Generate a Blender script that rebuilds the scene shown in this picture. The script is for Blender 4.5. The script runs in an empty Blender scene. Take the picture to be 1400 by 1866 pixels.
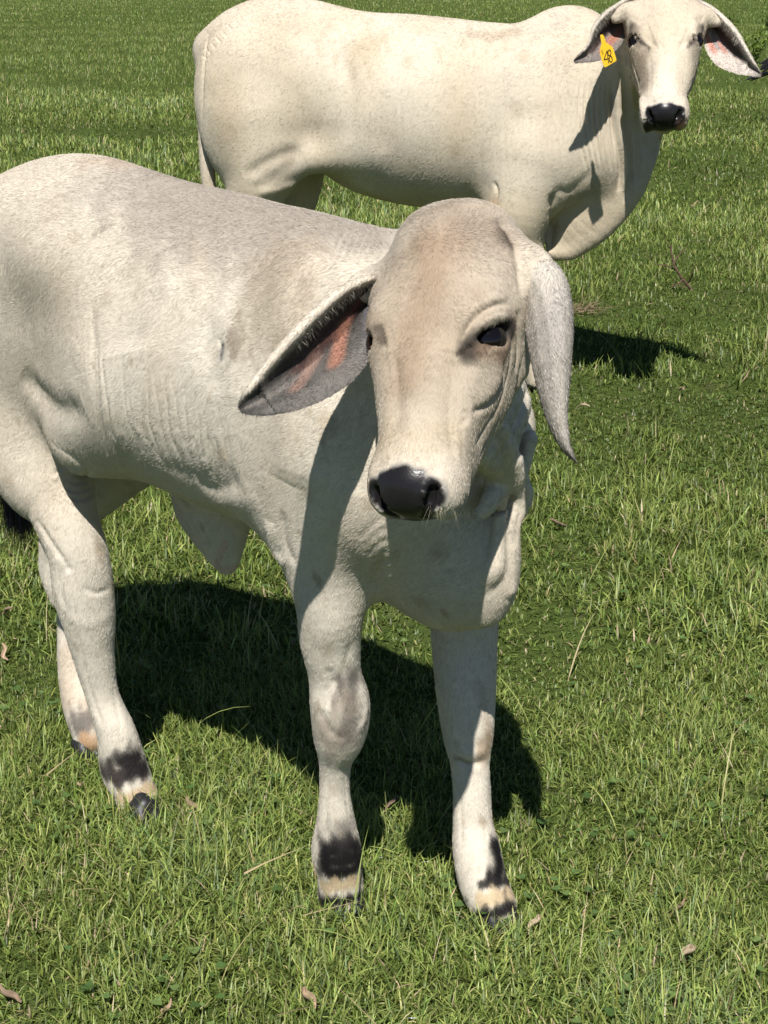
import bpy, bmesh, math, os, random
import numpy as np
from mathutils import Vector
from mathutils.bvhtree import BVHTree

rng = np.random.default_rng(7)
random.seed(7)
scn = bpy.context.scene
COL = scn.collection

# ---------------------------------------------------------------- camera, sky, sun
F_PX, PITCH, CAM_H = 2800.0, math.radians(19.5), 1.5
cam = bpy.data.cameras.new('camera')
cam.sensor_fit = 'VERTICAL'; cam.sensor_height = 24.0; cam.lens = 24.0 * F_PX / 1866
cam.clip_end = 1000
camo = bpy.data.objects.new('camera', cam)
camo.location = (0, 0, CAM_H); camo.rotation_euler = (math.pi / 2 - PITCH, 0, 0)
COL.objects.link(camo); scn.camera = camo

SUN_DIR = np.array([0.055, 0.585, -0.85]); SUN_DIR /= np.linalg.norm(SUN_DIR)     # direction the light travels
elev = math.asin(-SUN_DIR[2]); az = math.atan2(-SUN_DIR[0], -SUN_DIR[1])          # towards the sun, from +Y clockwise
w = bpy.data.worlds.new('World'); scn.world = w; w.use_nodes = True
nt = w.node_tree; bg = nt.nodes['Background']
sky = nt.nodes.new('ShaderNodeTexSky'); sky.sky_type = 'NISHITA'; sky.sun_disc = False
sky.air_density = 0.6; sky.dust_density = 0.0; sky.sun_elevation = elev; sky.sun_rotation = az
nt.links.new(sky.outputs[0], bg.inputs[0]); bg.inputs[1].default_value = 0.06
sl = bpy.data.lights.new('sun', 'SUN'); sl.energy = 5.0; sl.angle = math.radians(0.5); sl.color = (1.0, 0.965, 0.915)
so = bpy.data.objects.new('sun', sl); COL.objects.link(so); so.location = (0, -4, 8)
so.rotation_euler = Vector(SUN_DIR).to_track_quat('-Z', 'Y').to_euler()
scn.view_settings.view_transform = 'Standard'; scn.view_settings.look = 'None'
scn.view_settings.exposure = 0.62; scn.view_settings.gamma = 1.0

# ---------------------------------------------------------------- helpers: points from the survey of the photograph
C0 = np.array([0, 0, CAM_H])
FW = np.array([0, math.cos(PITCH), -math.sin(PITCH)]); UPV = np.array([0, math.sin(PITCH), math.cos(PITCH)]); RT = np.array([1.0, 0, 0])
def ray(px, py): return FW + RT * (px - 700) / F_PX + UPV * (933 - py) / F_PX
def P(px, py, Y): r = ray(px, py); return C0 + r * (Y / r[1])
def G(px, py, z=0.0): r = ray(px, py); return C0 + r * ((z - CAM_H) / r[2])
def PR(p): d = np.asarray(p) - C0; k = F_PX / (d @ FW); return 700 + k * (d @ RT), 933 - k * (d @ UPV)
def RP(p, rpx): return rpx * float(np.dot(p - C0, FW)) / F_PX      # radius in metres of rpx survey units at p
def nrm(v): v = np.asarray(v, float); return v / (np.linalg.norm(v) + 1e-12)

class Frame:
    "an animal's own frame: origin on the ground, h forward, r to its right, up"
    def __init__(s, o, h): s.o = np.array(o, float); s.h = nrm(h); s.r = np.array([s.h[1], -s.h[0], 0]); s.u = np.array([0, 0, 1.0])
    def L(s, px, py, lat):
        r = ray(px, py); return C0 + r * ((lat - (C0 - s.o) @ s.r) / (r @ s.r))
    def W(s, a, lat, z): return s.o + s.h * a + s.r * lat + s.u * z

# ---------------------------------------------------------------- signed-distance modelling (bodies are grown as one surface)
class SDF:
    def __init__(s): s.pr = []
    def add(s, f, lo, hi, k, op=1): s.pr.append((f, np.array(lo) , np.array(hi), k, op))
    def cone(s, a, b, ra, rb, k=0.03, sq=None, op=1):
        "round cone a->b; sq=(axis vector, factor) squashes it along the axis (factor<1 thinner)"
        a = np.array(a, float); b = np.array(b, float); m = max(ra, rb) + k + 0.03
        if sq is None:
            def f(p, a=a, b=b, ra=ra, rb=rb):
                ab = b - a; t = np.clip(((p - a) @ ab) / (ab @ ab + 1e-12), 0, 1)
                t = t * t * (3 - 2 * t) * .35 + t * .65
                return np.linalg.norm(p - a - t[:, None] * ab, axis=1) - (ra + (rb - ra) * t)
        else:
            ax = nrm(sq[0]); q = sq[1]
            def f(p, a=a, b=b, ra=ra, rb=rb, ax=ax, q=q):
                ab = b - a; d = p - a
                abm = ab - ax * (ab @ ax) * 1.0
                t = np.clip((d @ abm) / (abm @ abm + 1e-12), 0, 1)
                e = d - t[:, None] * ab
                l = (e @ ax)[:, None]; e = e + ax * l * (1 / q - 1)
                n = np.linalg.norm(e, axis=1); R = ra + (rb - ra) * t
                g = np.linalg.norm(e + ax * (e @ ax)[:, None] * (1 / q - 1), axis=1) + 1e-9
                return (n - R) * np.clip(n / g, min(q, 1), 1)
            m = m * max(1, q)
        s.add(f, np.minimum(a, b) - m, np.maximum(a, b) + m, k, op)
    def chain(s, pts, k=0.03, sq=None):
        for (a, ra), (b, rb) in zip(pts[:-1], pts[1:]): s.cone(a, b, ra, rb, k, sq)
    def ell(s, c, R, ax, k=0.03, op=1):
        "ellipsoid: centre, three radii, three axes (rows)"
        c = np.array(c, float); A = np.array(ax, float); R = np.array(R, float)
        def f(p, c=c, A=A, R=R):
            q = (p - c) @ A.T; k0 = np.linalg.norm(q / R, axis=1); k1 = np.linalg.norm(q / (R * R), axis=1) + 1e-9
            return k0 * (k0 - 1) / k1
        e = np.sqrt(((A * R[:, None]) ** 2).sum(0)) + k + 0.03
        s.add(f, c - e, c + e, k, op)
    def eval(s, p):
        d = np.full(len(p), 0.5)
        for f, lo, hi, k, op in s.pr:
            m = np.all((p > lo) & (p < hi), axis=1)
            if not m.any(): continue
            v = f(p[m]); o = d[m]
            if op == 1:
                h = np.maximum(k - np.abs(o - v), 0) / k; d[m] = np.minimum(o, v) - h * h * k * .25
            else:
                v = -v; h = np.maximum(k - np.abs(o - v), 0) / k; d[m] = np.maximum(o, v) + h * h * k * .25
        return d
    def grid(s, lo, hi, c):
        n = np.ceil((hi - lo) / c).astype(int) + 1
        d = np.full(n, 0.5)
        X = [lo[i] + c * np.arange(n[i]) for i in range(3)]
        for f, a, b, k, op in s.pr:
            i0 = np.maximum(((a - lo) / c).astype(int), 0); i1 = np.minimum(((b - lo) / c).astype(int) + 2, n)
            if np.any(i1 <= i0): continue
            g = np.stack(np.meshgrid(*[X[i][i0[i]:i1[i]] for i in range(3)], indexing='ij'), -1).reshape(-1, 3)
            sl_ = tuple(slice(i0[i], i1[i]) for i in range(3))
            v = f(g).reshape([i1[i] - i0[i] for i in range(3)]); o = d[sl_]
            if op == 1:
                h = np.maximum(k - np.abs(o - v), 0) / k; d[sl_] = np.minimum(o, v) - h * h * k * .25
            else:
                v = -v; h = np.maximum(k - np.abs(o - v), 0) / k; d[sl_] = np.maximum(o, v) + h * h * k * .25
        return d
    def project(s, p, it=2):
        e = 0.0015
        for _ in range(it):
            d = s.eval(p); g = np.zeros_like(p)
            for i in range(3):
                q = p.copy(); q[:, i] += e; g[:, i] = (s.eval(q) - d) / e
            l = np.maximum((g * g).sum(1), .15)
            p = p - g * (np.clip(d, -.02, .02) / l)[:, None]
        return p
    def mesh(s, c):
        lo = np.min([a for _, a, b, _, _ in s.pr], axis=0); hi = np.max([b for _, a, b, _, _ in s.pr], axis=0)
        d = s.grid(lo, hi, c)
        return surface_nets(d, lo, c)

def surface_nets(d, lo, c):
    ins = d < 0; n = np.array(d.shape)
    cell = np.zeros(n - 1, int)
    for i in (0, 1):
        for j in (0, 1):
            for k in (0, 1): cell += ins[i:n[0] - 1 + i, j:n[1] - 1 + j, k:n[2] - 1 + k]
    mix = (cell > 0) & (cell < 8)
    idx = np.full(n - 1, -1); ijk = np.argwhere(mix); idx[mix] = np.arange(len(ijk))
    acc = np.zeros((len(ijk), 3)); cnt = np.zeros(len(ijk))
    cor = [(i, j, k) for i in (0, 1) for j in (0, 1) for k in (0, 1)]
    for a in cor:
        for ax in range(3):
            if a[ax]: continue
            b = list(a); b[ax] = 1
            A = ijk + np.array(a); B = ijk + np.array(b)
            va = d[A[:, 0], A[:, 1], A[:, 2]]; vb = d[B[:, 0], B[:, 1], B[:, 2]]
            m = (va < 0) != (vb < 0); t = np.where(m, va / np.where(m, va - vb, 1), 0)
            pt = np.array(a, float)[None].repeat(len(ijk), 0); pt[:, ax] += t
            acc[m] += pt[m]; cnt[m] += 1
    V = lo + c * (ijk + acc / cnt[:, None])
    Q = []
    for ax in range(3):
        o = [1, 1, 1]; o[ax] = 0; u, v = [x for x in range(3) if x != ax]
        sa = [slice(None)] * 3; sb = [slice(None)] * 3; sa[ax] = slice(0, n[ax] - 1); sb[ax] = slice(1, n[ax])
        A = ins[tuple(sa)]; B = ins[tuple(sb)]; ch = np.argwhere(A != B)
        ch = ch[(ch[:, u] > 0) & (ch[:, v] > 0) & (ch[:, u] < n[u] - 1) & (ch[:, v] < n[v] - 1)]
        fl = A[ch[:, 0], ch[:, 1], ch[:, 2]]
        def at(du, dv):
            q = ch.copy(); q[:, u] -= du; q[:, v] -= dv; return idx[q[:, 0], q[:, 1], q[:, 2]]
        q = np.stack([at(1, 1), at(0, 1), at(0, 0), at(1, 0)], 1)
        if ax == 1: fl = ~fl
        q[~fl] = q[~fl][:, ::-1]; Q.append(q)
    Q = np.concatenate(Q); Q = Q[(Q >= 0).all(1)]
    return V, Q

def relax(V, Q, n=2, f=.5):
    for _ in range(n):
        acc = np.zeros_like(V); cnt = np.zeros(len(V))
        for i in range(4):
            a, b = Q[:, i], Q[:, (i + 1) % 4]
            for ax in range(3):
                acc[:, ax] += np.bincount(a, V[b, ax], len(V)) + np.bincount(b, V[a, ax], len(V))
            cnt += np.bincount(a, minlength=len(V)) + np.bincount(b, minlength=len(V))
        V = V + f * (acc / np.maximum(cnt, 1)[:, None] - V)
    return V

def subdiv(V, Q):
    E = np.stack([Q, np.roll(Q, -1, 1)], -1).reshape(-1, 2); E.sort(1)
    key = E[:, 0].astype(np.int64) * len(V) + E[:, 1]; uk, inv = np.unique(key, return_inverse=True)
    ev = (V[uk // len(V)] + V[uk % len(V)]) / 2; nv = len(V); ne = len(ev)
    inv = inv.reshape(-1, 4); cen = V[Q].mean(1)
    ei = nv + inv; ci = nv + ne + np.arange(len(Q))
    Q2 = np.concatenate([np.stack([Q[:, i], ei[:, i], ci, ei[:, (i - 1) % 4]], 1) for i in range(4)])
    return np.concatenate([V, ev, cen]), Q2

def vnormals(V, Q):
    n = np.cross(V[Q[:, 2]] - V[Q[:, 0]], V[Q[:, 3]] - V[Q[:, 1]]); N = np.zeros_like(V)
    for i in range(4):
        for ax in range(3): N[:, ax] += np.bincount(Q[:, i], n[:, ax], len(V))
    return N / (np.linalg.norm(N, axis=1)[:, None] + 1e-12)

def mesh_obj(name, V, faces, mat, parent=None, attrs=None, smooth=True):
    me = bpy.data.meshes.new(name)
    faces = [np.asarray(f) for f in (faces if isinstance(faces, (list, tuple)) else [faces])]
    nl = sum(f.size for f in faces); nf = sum(len(f) for f in faces)
    me.vertices.add(len(V)); me.vertices.foreach_set('co', np.asarray(V, np.float32).ravel())
    me.loops.add(nl); me.loops.foreach_set('vertex_index', np.concatenate([f.ravel() for f in faces]).astype(np.int32))
    sizes = np.concatenate([np.full(len(f), f.shape[1]) for f in faces]); st = np.concatenate([[0], np.cumsum(sizes)[:-1]])
    me.polygons.add(nf); me.polygons.foreach_set('loop_start', st.astype(np.int32))
    me.update(calc_edges=True)
    me.polygons.foreach_set('use_smooth', np.full(nf, smooth))
    for k, v in (attrs or {}).items():
        v = np.asarray(v, np.float32)
        if v.ndim == 1: a = me.attributes.new(k, 'FLOAT', 'POINT'); a.data.foreach_set('value', v)
        elif v.shape[1] == 3:
            a = me.attributes.new(k, 'FLOAT_COLOR', 'POINT'); a.data.foreach_set('color', np.concatenate([v, np.ones((len(v), 1), np.float32)], 1).ravel())
    if mat: me.materials.append(mat)
    o = bpy.data.objects.new(name, me); COL.objects.link(o)
    if parent: o.parent = parent
    return o

def tag(o, label=None, cat=None, group=None, kind=None):
    if label: o['label'] = label
    if cat: o['category'] = cat
    if group: o['group'] = group
    if kind: o['kind'] = kind
    return o

# ---------------------------------------------------------------- materials
def simple_mat(name, col, rough=.6, spec=.3):
    m = bpy.data.materials.new(name); m.use_nodes = True; b = m.node_tree.nodes['Principled BSDF']
    b.inputs['Base Color'].default_value = (*col, 1); b.inputs['Roughness'].default_value = rough
    b.inputs['Specular IOR Level'].default_value = spec
    return m
class NT:
    def __init__(s, name):
        s.m = bpy.data.materials.new(name); s.m.use_nodes = True; s.t = s.m.node_tree; s.b = s.t.nodes['Principled BSDF']
    def n(s, typ, **kw):
        x = s.t.nodes.new('ShaderNode' + typ)
        for k, v in kw.items():
            if k.startswith('i_'): x.inputs[int(k[2:]) if k[2:].isdigit() else k[2:]].default_value = v
            else: setattr(x, k, v)
        return x
    def l(s, a, b): s.t.links.new(a, b)
    def attr(s, name): return s.n('Attribute', attribute_name=name)
    def noise(s, vec, scale, detail=3, rough=.55):
        x = s.n('TexNoise'); x.inputs['Scale'].default_value = scale; x.inputs['Detail'].default_value = detail; x.inputs['Roughness'].default_value = rough
        if vec is not None: s.l(vec, x.inputs['Vector'])
        return x.outputs['Fac']
    def ramp(s, fac, a, b, lo=0., hi=1.):
        x = s.n('MapRange'); s.l(fac, x.inputs[0]); x.inputs[1].default_value = a; x.inputs[2].default_value = b; x.inputs[3].default_value = lo; x.inputs[4].default_value = hi; return x.outputs[0]
    def mathn(s, op, a, b):
        x = s.n('Math', operation=op)
        for i, v in enumerate((a, b)):
            if isinstance(v, (int, float)): x.inputs[i].default_value = v
            else: s.l(v, x.inputs[i])
        return x.outputs[0]
    def mix(s, fac, a, b, mode='MIX'):
        x = s.n('MixRGB', blend_type=mode)
        for i, v in enumerate((fac, a, b)):
            if isinstance(v, (int, float)): x.inputs[i].default_value = v
            elif isinstance(v, tuple): x.inputs[i].default_value = (*v, 1)
            else: s.l(v, x.inputs[i])
        return x.outputs[0]

def hide_mat():
    t = NT('short_cream_coat'); tc = t.n('TexCoord').outputs['Object']
    mp = t.n('Mapping'); t.l(tc, mp.inputs[0]); mp.inputs['Scale'].default_value = (1, 1, .45)
    w1 = t.n('TexNoise'); w1.inputs['Scale'].default_value = 30; t.l(tc, w1.inputs['Vector'])
    va = t.n('VectorMath', operation='MULTIPLY_ADD'); t.l(w1.outputs['Color'], va.inputs[0]); va.inputs[1].default_value = (.012, .012, .012); t.l(mp.outputs[0], va.inputs[2])
    fine = t.noise(va.outputs[0], 420, 3, .6); med = t.noise(va.outputs[0], 130, 3, .6); big = t.noise(tc, 14, 4, .6)
    c = t.attr('tint').outputs['Color']
    f1 = t.ramp(fine, .3, .7, .92, 1.07); f2 = t.ramp(med, .3, .7, .95, 1.04); f3 = t.ramp(big, .3, .7, .95, 1.04)
    k = t.mathn('MULTIPLY', t.mathn('MULTIPLY', f1, f2), f3)
    cc = t.n('VectorMath', operation='SCALE'); t.l(c, cc.inputs[0]); t.l(k, cc.inputs['Scale'])
    t.l(cc.outputs[0], t.b.inputs['Base Color'])
    wet = t.attr('wet').outputs['Fac']
    pe = t.n('TexVoronoi'); pe.inputs['Scale'].default_value = 340; t.l(tc, pe.inputs['Vector'])
    t.l(t.ramp(wet, 0, 1, .8, .30), t.b.inputs['Roughness']); t.l(t.ramp(wet, 0, 1, .15, .24), t.b.inputs['Specular IOR Level'])
    h = t.mathn('ADD', t.mathn('MULTIPLY', fine, .5), t.mathn('MULTIPLY', med, .9))
    hw = t.mathn('MULTIPLY', pe.outputs['Distance'], -.16)
    hh = t.n('MixRGB'); t.l(wet, hh.inputs[0]); t.l(h, hh.inputs[1]); t.l(hw, hh.inputs[2])
    bp = t.n('Bump'); bp.inputs['Strength'].default_value = .2; bp.inputs['Distance'].default_value = .0035; t.l(hh.outputs[0], bp.inputs['Height']); t.l(bp.outputs[0], t.b.inputs['Normal'])
    t.b.inputs['Sheen Weight'].default_value = .02; t.b.inputs['Sheen Roughness'].default_value = .5
    return t.m
MAT_HIDE = hide_mat()
MAT_EYE = simple_mat('dark_eye', (.004, .003, .003), .08, .4)
def hoof_mat():
    t = NT('hoof_horn'); tc = t.n('TexCoord').outputs['Object']
    n = t.noise(tc, 60, 3); t.l(t.mix(n, (.005, .005, .006), (.022, .021, .022)), t.b.inputs['Base Color']); t.b.inputs['Roughness'].default_value = .5; return t.m
MAT_HOOF = hoof_mat()

def grass_mat():
    t = NT('grass_blades'); c = t.attr('tint').outputs['Color']
    out = t.t.nodes['Material Output']
    df = t.n('BsdfDiffuse'); tr = t.n('BsdfTranslucent'); gl = t.n('BsdfGlossy'); gl.inputs['Roughness'].default_value = .45
    t.l(c, df.inputs[0]); tc = t.mix(.5, c, (.22, .30, .03)); t.l(tc, tr.inputs[0])
    m1 = t.n('MixShader'); m1.inputs[0].default_value = .30; t.l(df.outputs[0], m1.inputs[1]); t.l(tr.outputs[0], m1.inputs[2])
    m2 = t.n('MixShader'); m2.inputs[0].default_value = .022; t.l(m1.outputs[0], m2.inputs[1]); t.l(gl.outputs[0], m2.inputs[2]); t.l(m2.outputs[0], out.inputs['Surface'])
    return t.m
MAT_GRASS = grass_mat()
def soil_mat():
    t = NT('turf_soil'); tc = t.n('TexCoord').outputs['Object']
    a = t.noise(tc, 40, 5, .7); b = t.noise(tc, 1.3, 4, .6); f = t.noise(tc, 7, 5, .7)
    c1 = t.mix(t.ramp(a, .35, .65), (.035, .050, .014), (.085, .115, .030)); c2 = t.mix(t.ramp(f, .55, .75), c1, (.09, .075, .045))
    c3 = t.mix(t.ramp(b, .3, .7, 0, .35), c2, (.085, .13, .032)); t.l(c3, t.b.inputs['Base Color']); t.b.inputs['Roughness'].default_value = 1; t.b.inputs['Specular IOR Level'].default_value = 0
    bp = t.n('Bump'); bp.inputs['Distance'].default_value = .02; t.l(a, bp.inputs['Height']); t.l(bp.outputs[0], t.b.inputs['Normal']); return t.m

def hair_mat(name='hair_coat', rough=.6, spec=.25):
    t = NT(name); t.l(t.attr('tint').outputs['Color'], t.b.inputs['Base Color']); t.b.inputs['Roughness'].default_value = rough; t.b.inputs['Specular IOR Level'].default_value = spec
    return t.m
MAT_FUR = hair_mat(); MAT_LONG = hair_mat('long_hair', .4, .5)
# ---------------------------------------------------------------- pasture
gnd = mesh_obj('ground', [(-400, -60, 0), (400, -60, 0), (400, 900, 0), (-400, 900, 0)], np.array([[0, 1, 2, 3]]), soil_mat()); tag(gnd, kind='structure')
_gw = np.random.default_rng(11); _GD = [(_gw.normal(size=2), _gw.uniform(0, 6.28)) for _ in range(24)]
def gn(x, y, f, s=0, n=6):
    o = 0
    for i in range(n):
        d, ph = _GD[(i * 5 + s * 7) % 24]; q = f * (1 + .35 * i); o = o + np.sin(x * d[0] * q + y * d[1] * q + ph * (s + 1))
    return o / n ** .5
def blades(rg, x, y, ln, wd, lean, az, curl, twist, segs):
    "arching tapered strips; returns V (n,2*(segs+1),3)"
    n = len(x); t = np.linspace(0, 1, segs + 1)[None]
    ang = lean[:, None] + curl[:, None] * t                       # angle from vertical along the blade
    ds = ln[:, None] / segs; sx = np.sin(ang) * ds; sz = np.cos(ang) * ds
    R_ = np.concatenate([np.zeros((n, 1)), np.cumsum(sx[:, :-1], 1)], 1); Z_ = np.concatenate([np.zeros((n, 1)), np.cumsum(sz[:, :-1], 1)], 1)
    ca, sa = np.cos(az)[:, None], np.sin(az)[:, None]
    cx = x[:, None] + R_ * ca; cy = y[:, None] + R_ * sa; w_ = wd[:, None] * .5 * np.clip(1.02 - t ** 2.2, .05, 1) * np.clip(.6 + t * 2, 0, 1)
    tw = twist[:, None] * (t - .3); px = -sa * np.cos(tw) ; py = ca * np.cos(tw); pz = np.sin(tw)
    Z_ = np.maximum(Z_, .002)
    A = np.stack([cx - px * w_, cy - py * w_, Z_ - pz * w_], -1); B = np.stack([cx + px * w_, cy + py * w_, Z_ + pz * w_], -1)
    return np.stack([A, B], 2).reshape(n, -1, 3)
GREENS = np.array([(.105, .145, .034), (.178, .240, .054), (.255, .315, .078), (.345, .390, .118), (.140, .200, .074), (.50, .40, .24), (.36, .32, .14)])
def grass_band(rg, y0, y1, rho, hw, lmul, wmul, segs):
    n = int(rho * (y1 - y0) * hw * 2)
    y = rg.uniform(y0, y1, n); x = rg.uniform(-hw, hw, n); wf_ = np.ones(n)
    x2 = rg.uniform(hw, hw * 2.1, int(n * .42)) * rg.choice([-1, 1], int(n * .42)); y2 = rg.uniform(y0, y1, len(x2)); x = np.concatenate([x, x2]); y = np.concatenate([y, y2]); wf_ = np.concatenate([wf_, np.full(len(x2), 1.55)]); n = len(x)
    # tufts: pull blades towards tuft centres
    cs = .035 * wmul ** .7; ux, uy = x * .82 + y * .57, y * .82 - x * .57; ix, iy = np.round(ux / cs), np.round(uy / cs); h1 = np.sin(ix * 127.1 + iy * 311.7) * 43758.5; h2 = np.sin(ix * 269.5 + iy * 183.3) * 24634.6
    qx = (ix + (h1 - np.floor(h1)) * .9 - .45) * cs; qy = (iy + (h2 - np.floor(h2)) * .9 - .45) * cs; jx, jy = qx * .82 - qy * .57, qy * .82 + qx * .57; nn_ = .82 ** 2 + .57 ** 2; jx /= nn_; jy /= nn_; pull = rg.uniform(0, .6, n)
    x = x + (jx - x) * pull; y = y + (jy - y) * pull
    k = gn(x, y, 2.2, 0); k2 = gn(x, y, 9, 3); k3 = gn(x, y, .45, 4)
    ln = rg.uniform(.020, .054, n) * (1 + .38 * k + .30 * k2 + .24 * k3); tall = rg.random(n) < .10; ln[tall] *= rg.uniform(1.3, 2.1, tall.sum())
    ln = np.clip(ln, .015, .14) * lmul; wd = rg.uniform(.0020, .0046, n) * wmul * wf_ * (1 - .25 * tall)
    lean = np.abs(rg.normal(.5, .42, n)); curl = rg.normal(.8, .6, n); az = rg.uniform(0, 6.283, n)
    Vb = blades(rg, x, y, ln, wd, lean, az, curl, rg.normal(0, .8, n), segs)
    mixv = rg.random(n) + .18 * k + .12 * k2 + .22 * k3
    ci = np.select([mixv < .22, mixv < .62, mixv < .88, mixv < 1.05], [0, 1, 2, 3], 4); dr = rg.random(n); th = np.clip(.022 + .035 * (gn(x, y, 3.1, 6) > .9), 0, 1); ci[dr < th] = 5; ci[(dr > th) & (dr < th * 2.2)] = 6
    c = GREENS[ci] * rg.uniform(.72, 1.32, (n, 1)) * (1 + .10 * k3 + .08 * k)[:, None] * (1 + .05 * rg.normal(size=(n, 3)))
    tr = np.linspace(.55, 1.12, segs + 1)                          # blade tint is darker at the base and brighter towards the tip
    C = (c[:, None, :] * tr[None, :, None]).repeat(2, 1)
    return Vb, C
def grass_obj(bands, name):
    Vs, Cs, Fs, off = [], [], [], 0
    for Vb, C in bands:
        n, m, _ = Vb.shape; sg = m // 2 - 1; base = off + np.arange(n)[:, None] * m
        for i in range(sg): Fs.append(np.concatenate([base + 2 * i, base + 2 * i + 1, base + 2 * i + 3, base + 2 * i + 2], 1))
        Vs.append(Vb.reshape(-1, 3)); Cs.append(C.reshape(-1, 3)); off += n * m
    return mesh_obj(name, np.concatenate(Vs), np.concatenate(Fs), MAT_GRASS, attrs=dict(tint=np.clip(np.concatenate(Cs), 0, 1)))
rg = np.random.default_rng(5)
GD = 1.0
bands = [grass_band(rg, 1.45, 3.2, 30000 * GD, 1.35, .84, .86, 3), grass_band(rg, 3.2, 5.5, 9500 * GD, 2.0, 1.1, 1.35, 3), grass_band(rg, 5.5, 10, 3600 * GD, 3.1, 1.2, 1.9, 2),
         grass_band(rg, 10, 20, 1150 * GD, 5.6, 1.35, 3.0, 2), grass_band(rg, 20, 45, 280 * GD, 12, 1.25, 6, 1), grass_band(rg, 45, 120, 55 * GD, 30, 1.5, 12, 1)]
# long seed stems and runners
n = 420; y = 1.6 + rg.random(n) ** 1.3 * 6.0; x = rg.uniform(-1, 1, n) * (.42 * y + .5)
bands.append((blades(rg, x, y, rg.uniform(.10, .24, n), rg.uniform(.0016, .0032, n), np.abs(rg.normal(.5, .3, n)), rg.uniform(0, 6.28, n), rg.normal(.8, .35, n), rg.normal(0, .4, n), 7),
              (GREENS[rg.choice([2, 3, 3, 5, 6], n)] * rg.uniform(.9, 1.2, (n, 1)))[:, None, :].repeat(16, 1)))
# clover and small round-leaved weeds low in the sward
n = 3600; y = 1.5 + rg.random(n) ** 1.2 * 4.5; x = rg.uniform(-1, 1, n) * (.42 * y + .5); kk = gn(x, y, 4.5, 8) + rg.normal(0, .35, n) > .35; x, y = x[kk], y[kk]; n = len(x)
cx = np.repeat(x, 3); cy = np.repeat(y, 3); a3 = np.repeat(rg.uniform(0, 6.28, n), 3) + np.tile([0, 2.09, 4.19], n); rr_ = np.repeat(rg.uniform(.003, .0065, n), 3); hz = np.repeat(rg.uniform(.012, .036, n), 3)
Lf = blades(rg, cx, cy, rr_ * 2.1, rr_ * 2.3, np.full(3 * n, 1.1), a3, rg.normal(.45, .25, 3 * n), rg.normal(0, .3, 3 * n), 4); Lf[..., 2] += hz[:, None]
bands.append((Lf, (np.array([(.070, .125, .035), (.10, .165, .05), (.13, .19, .06)])[np.repeat(rg.integers(0, 3, n), 3)] * np.repeat(rg.uniform(.8, 1.25, (n, 1)), 3, 0))[:, None, :].repeat(10, 1)))
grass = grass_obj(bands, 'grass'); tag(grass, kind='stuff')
# ---------------------------------------------------------------- cattle: shared builder pieces
def catmull(A, n):
    "resample rows of A (points with extra columns) n times per span"
    A = np.asarray(A, float); Z = np.vstack([2 * A[0] - A[1], A, 2 * A[-1] - A[-2]]); out = []
    for i in range(len(A) - 1):
        p0, p1, p2, p3 = Z[i:i + 4]
        for t in np.arange(n) / n:
            out.append(.5 * (2 * p1 + (p2 - p0) * t + (2 * p0 - 5 * p1 + 4 * p2 - p3) * t * t + (3 * p1 - p0 - 3 * p2 + p3) * t ** 3))
    out.append(A[-1]); return np.array(out)

def limb(S, pts, k=.03, n=5, sq=None, op=1):
    "smooth tapering limb (one primitive): joints p with radius r, splined; sq=(axis, factor) flattens the section"
    A = catmull([(*p, r) for p, r in pts], n); X = A[:, :3]; R = A[:, 3]
    ax, q = (nrm(sq[0]), sq[1]) if sq else (None, 1)
    m = R.max() + k + .03
    def f(p, X=X, R=R, ax=ax, q=q):
        out = np.full(len(p), 9.0)
        for i in range(len(X) - 1):
            ab = X[i + 1] - X[i]; d = p - X[i]
            ll = ab @ ab + 1e-12; dr = R[i + 1] - R[i]; t = (d @ ab) / ll
            t = np.clip(t + np.linalg.norm(d - t[:, None] * ab, axis=1) * dr / math.sqrt(ll * max(ll - dr * dr, ll * .04)), 0, 1)
            e = d - t[:, None] * ab; r = R[i] + dr * t
            if ax is None: v = np.linalg.norm(e, axis=1) - r
            else:
                l = (e @ ax)[:, None]; e2 = e + ax * l * (1 / q - 1); nn = np.linalg.norm(e2, axis=1)
                g = np.linalg.norm(e2 + ax * (e2 @ ax)[:, None] * (1 / q - 1), axis=1) + 1e-9
                v = (nn - r) * np.clip(nn / g, min(q, 1), 1)
            out = np.minimum(out, v)
        return out
    S.add(f, X.min(0) - m, X.max(0) + m, k, op)

_wd = np.random.default_rng(3)
_W = [( _wd.normal(size=3), _wd.uniform(0, 6.28)) for _ in range(40)]
def wav(p, freq, seed=0, n=8):
    "cheap smooth noise in -1..1 from random plane waves"
    o = np.zeros(len(p))
    for i in range(n):
        d, ph = _W[(i * 3 + seed * 5) % 40]; o += np.sin((p @ d) * freq + ph * (seed + 1))
    return o / n ** .5 / 1.0

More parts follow.
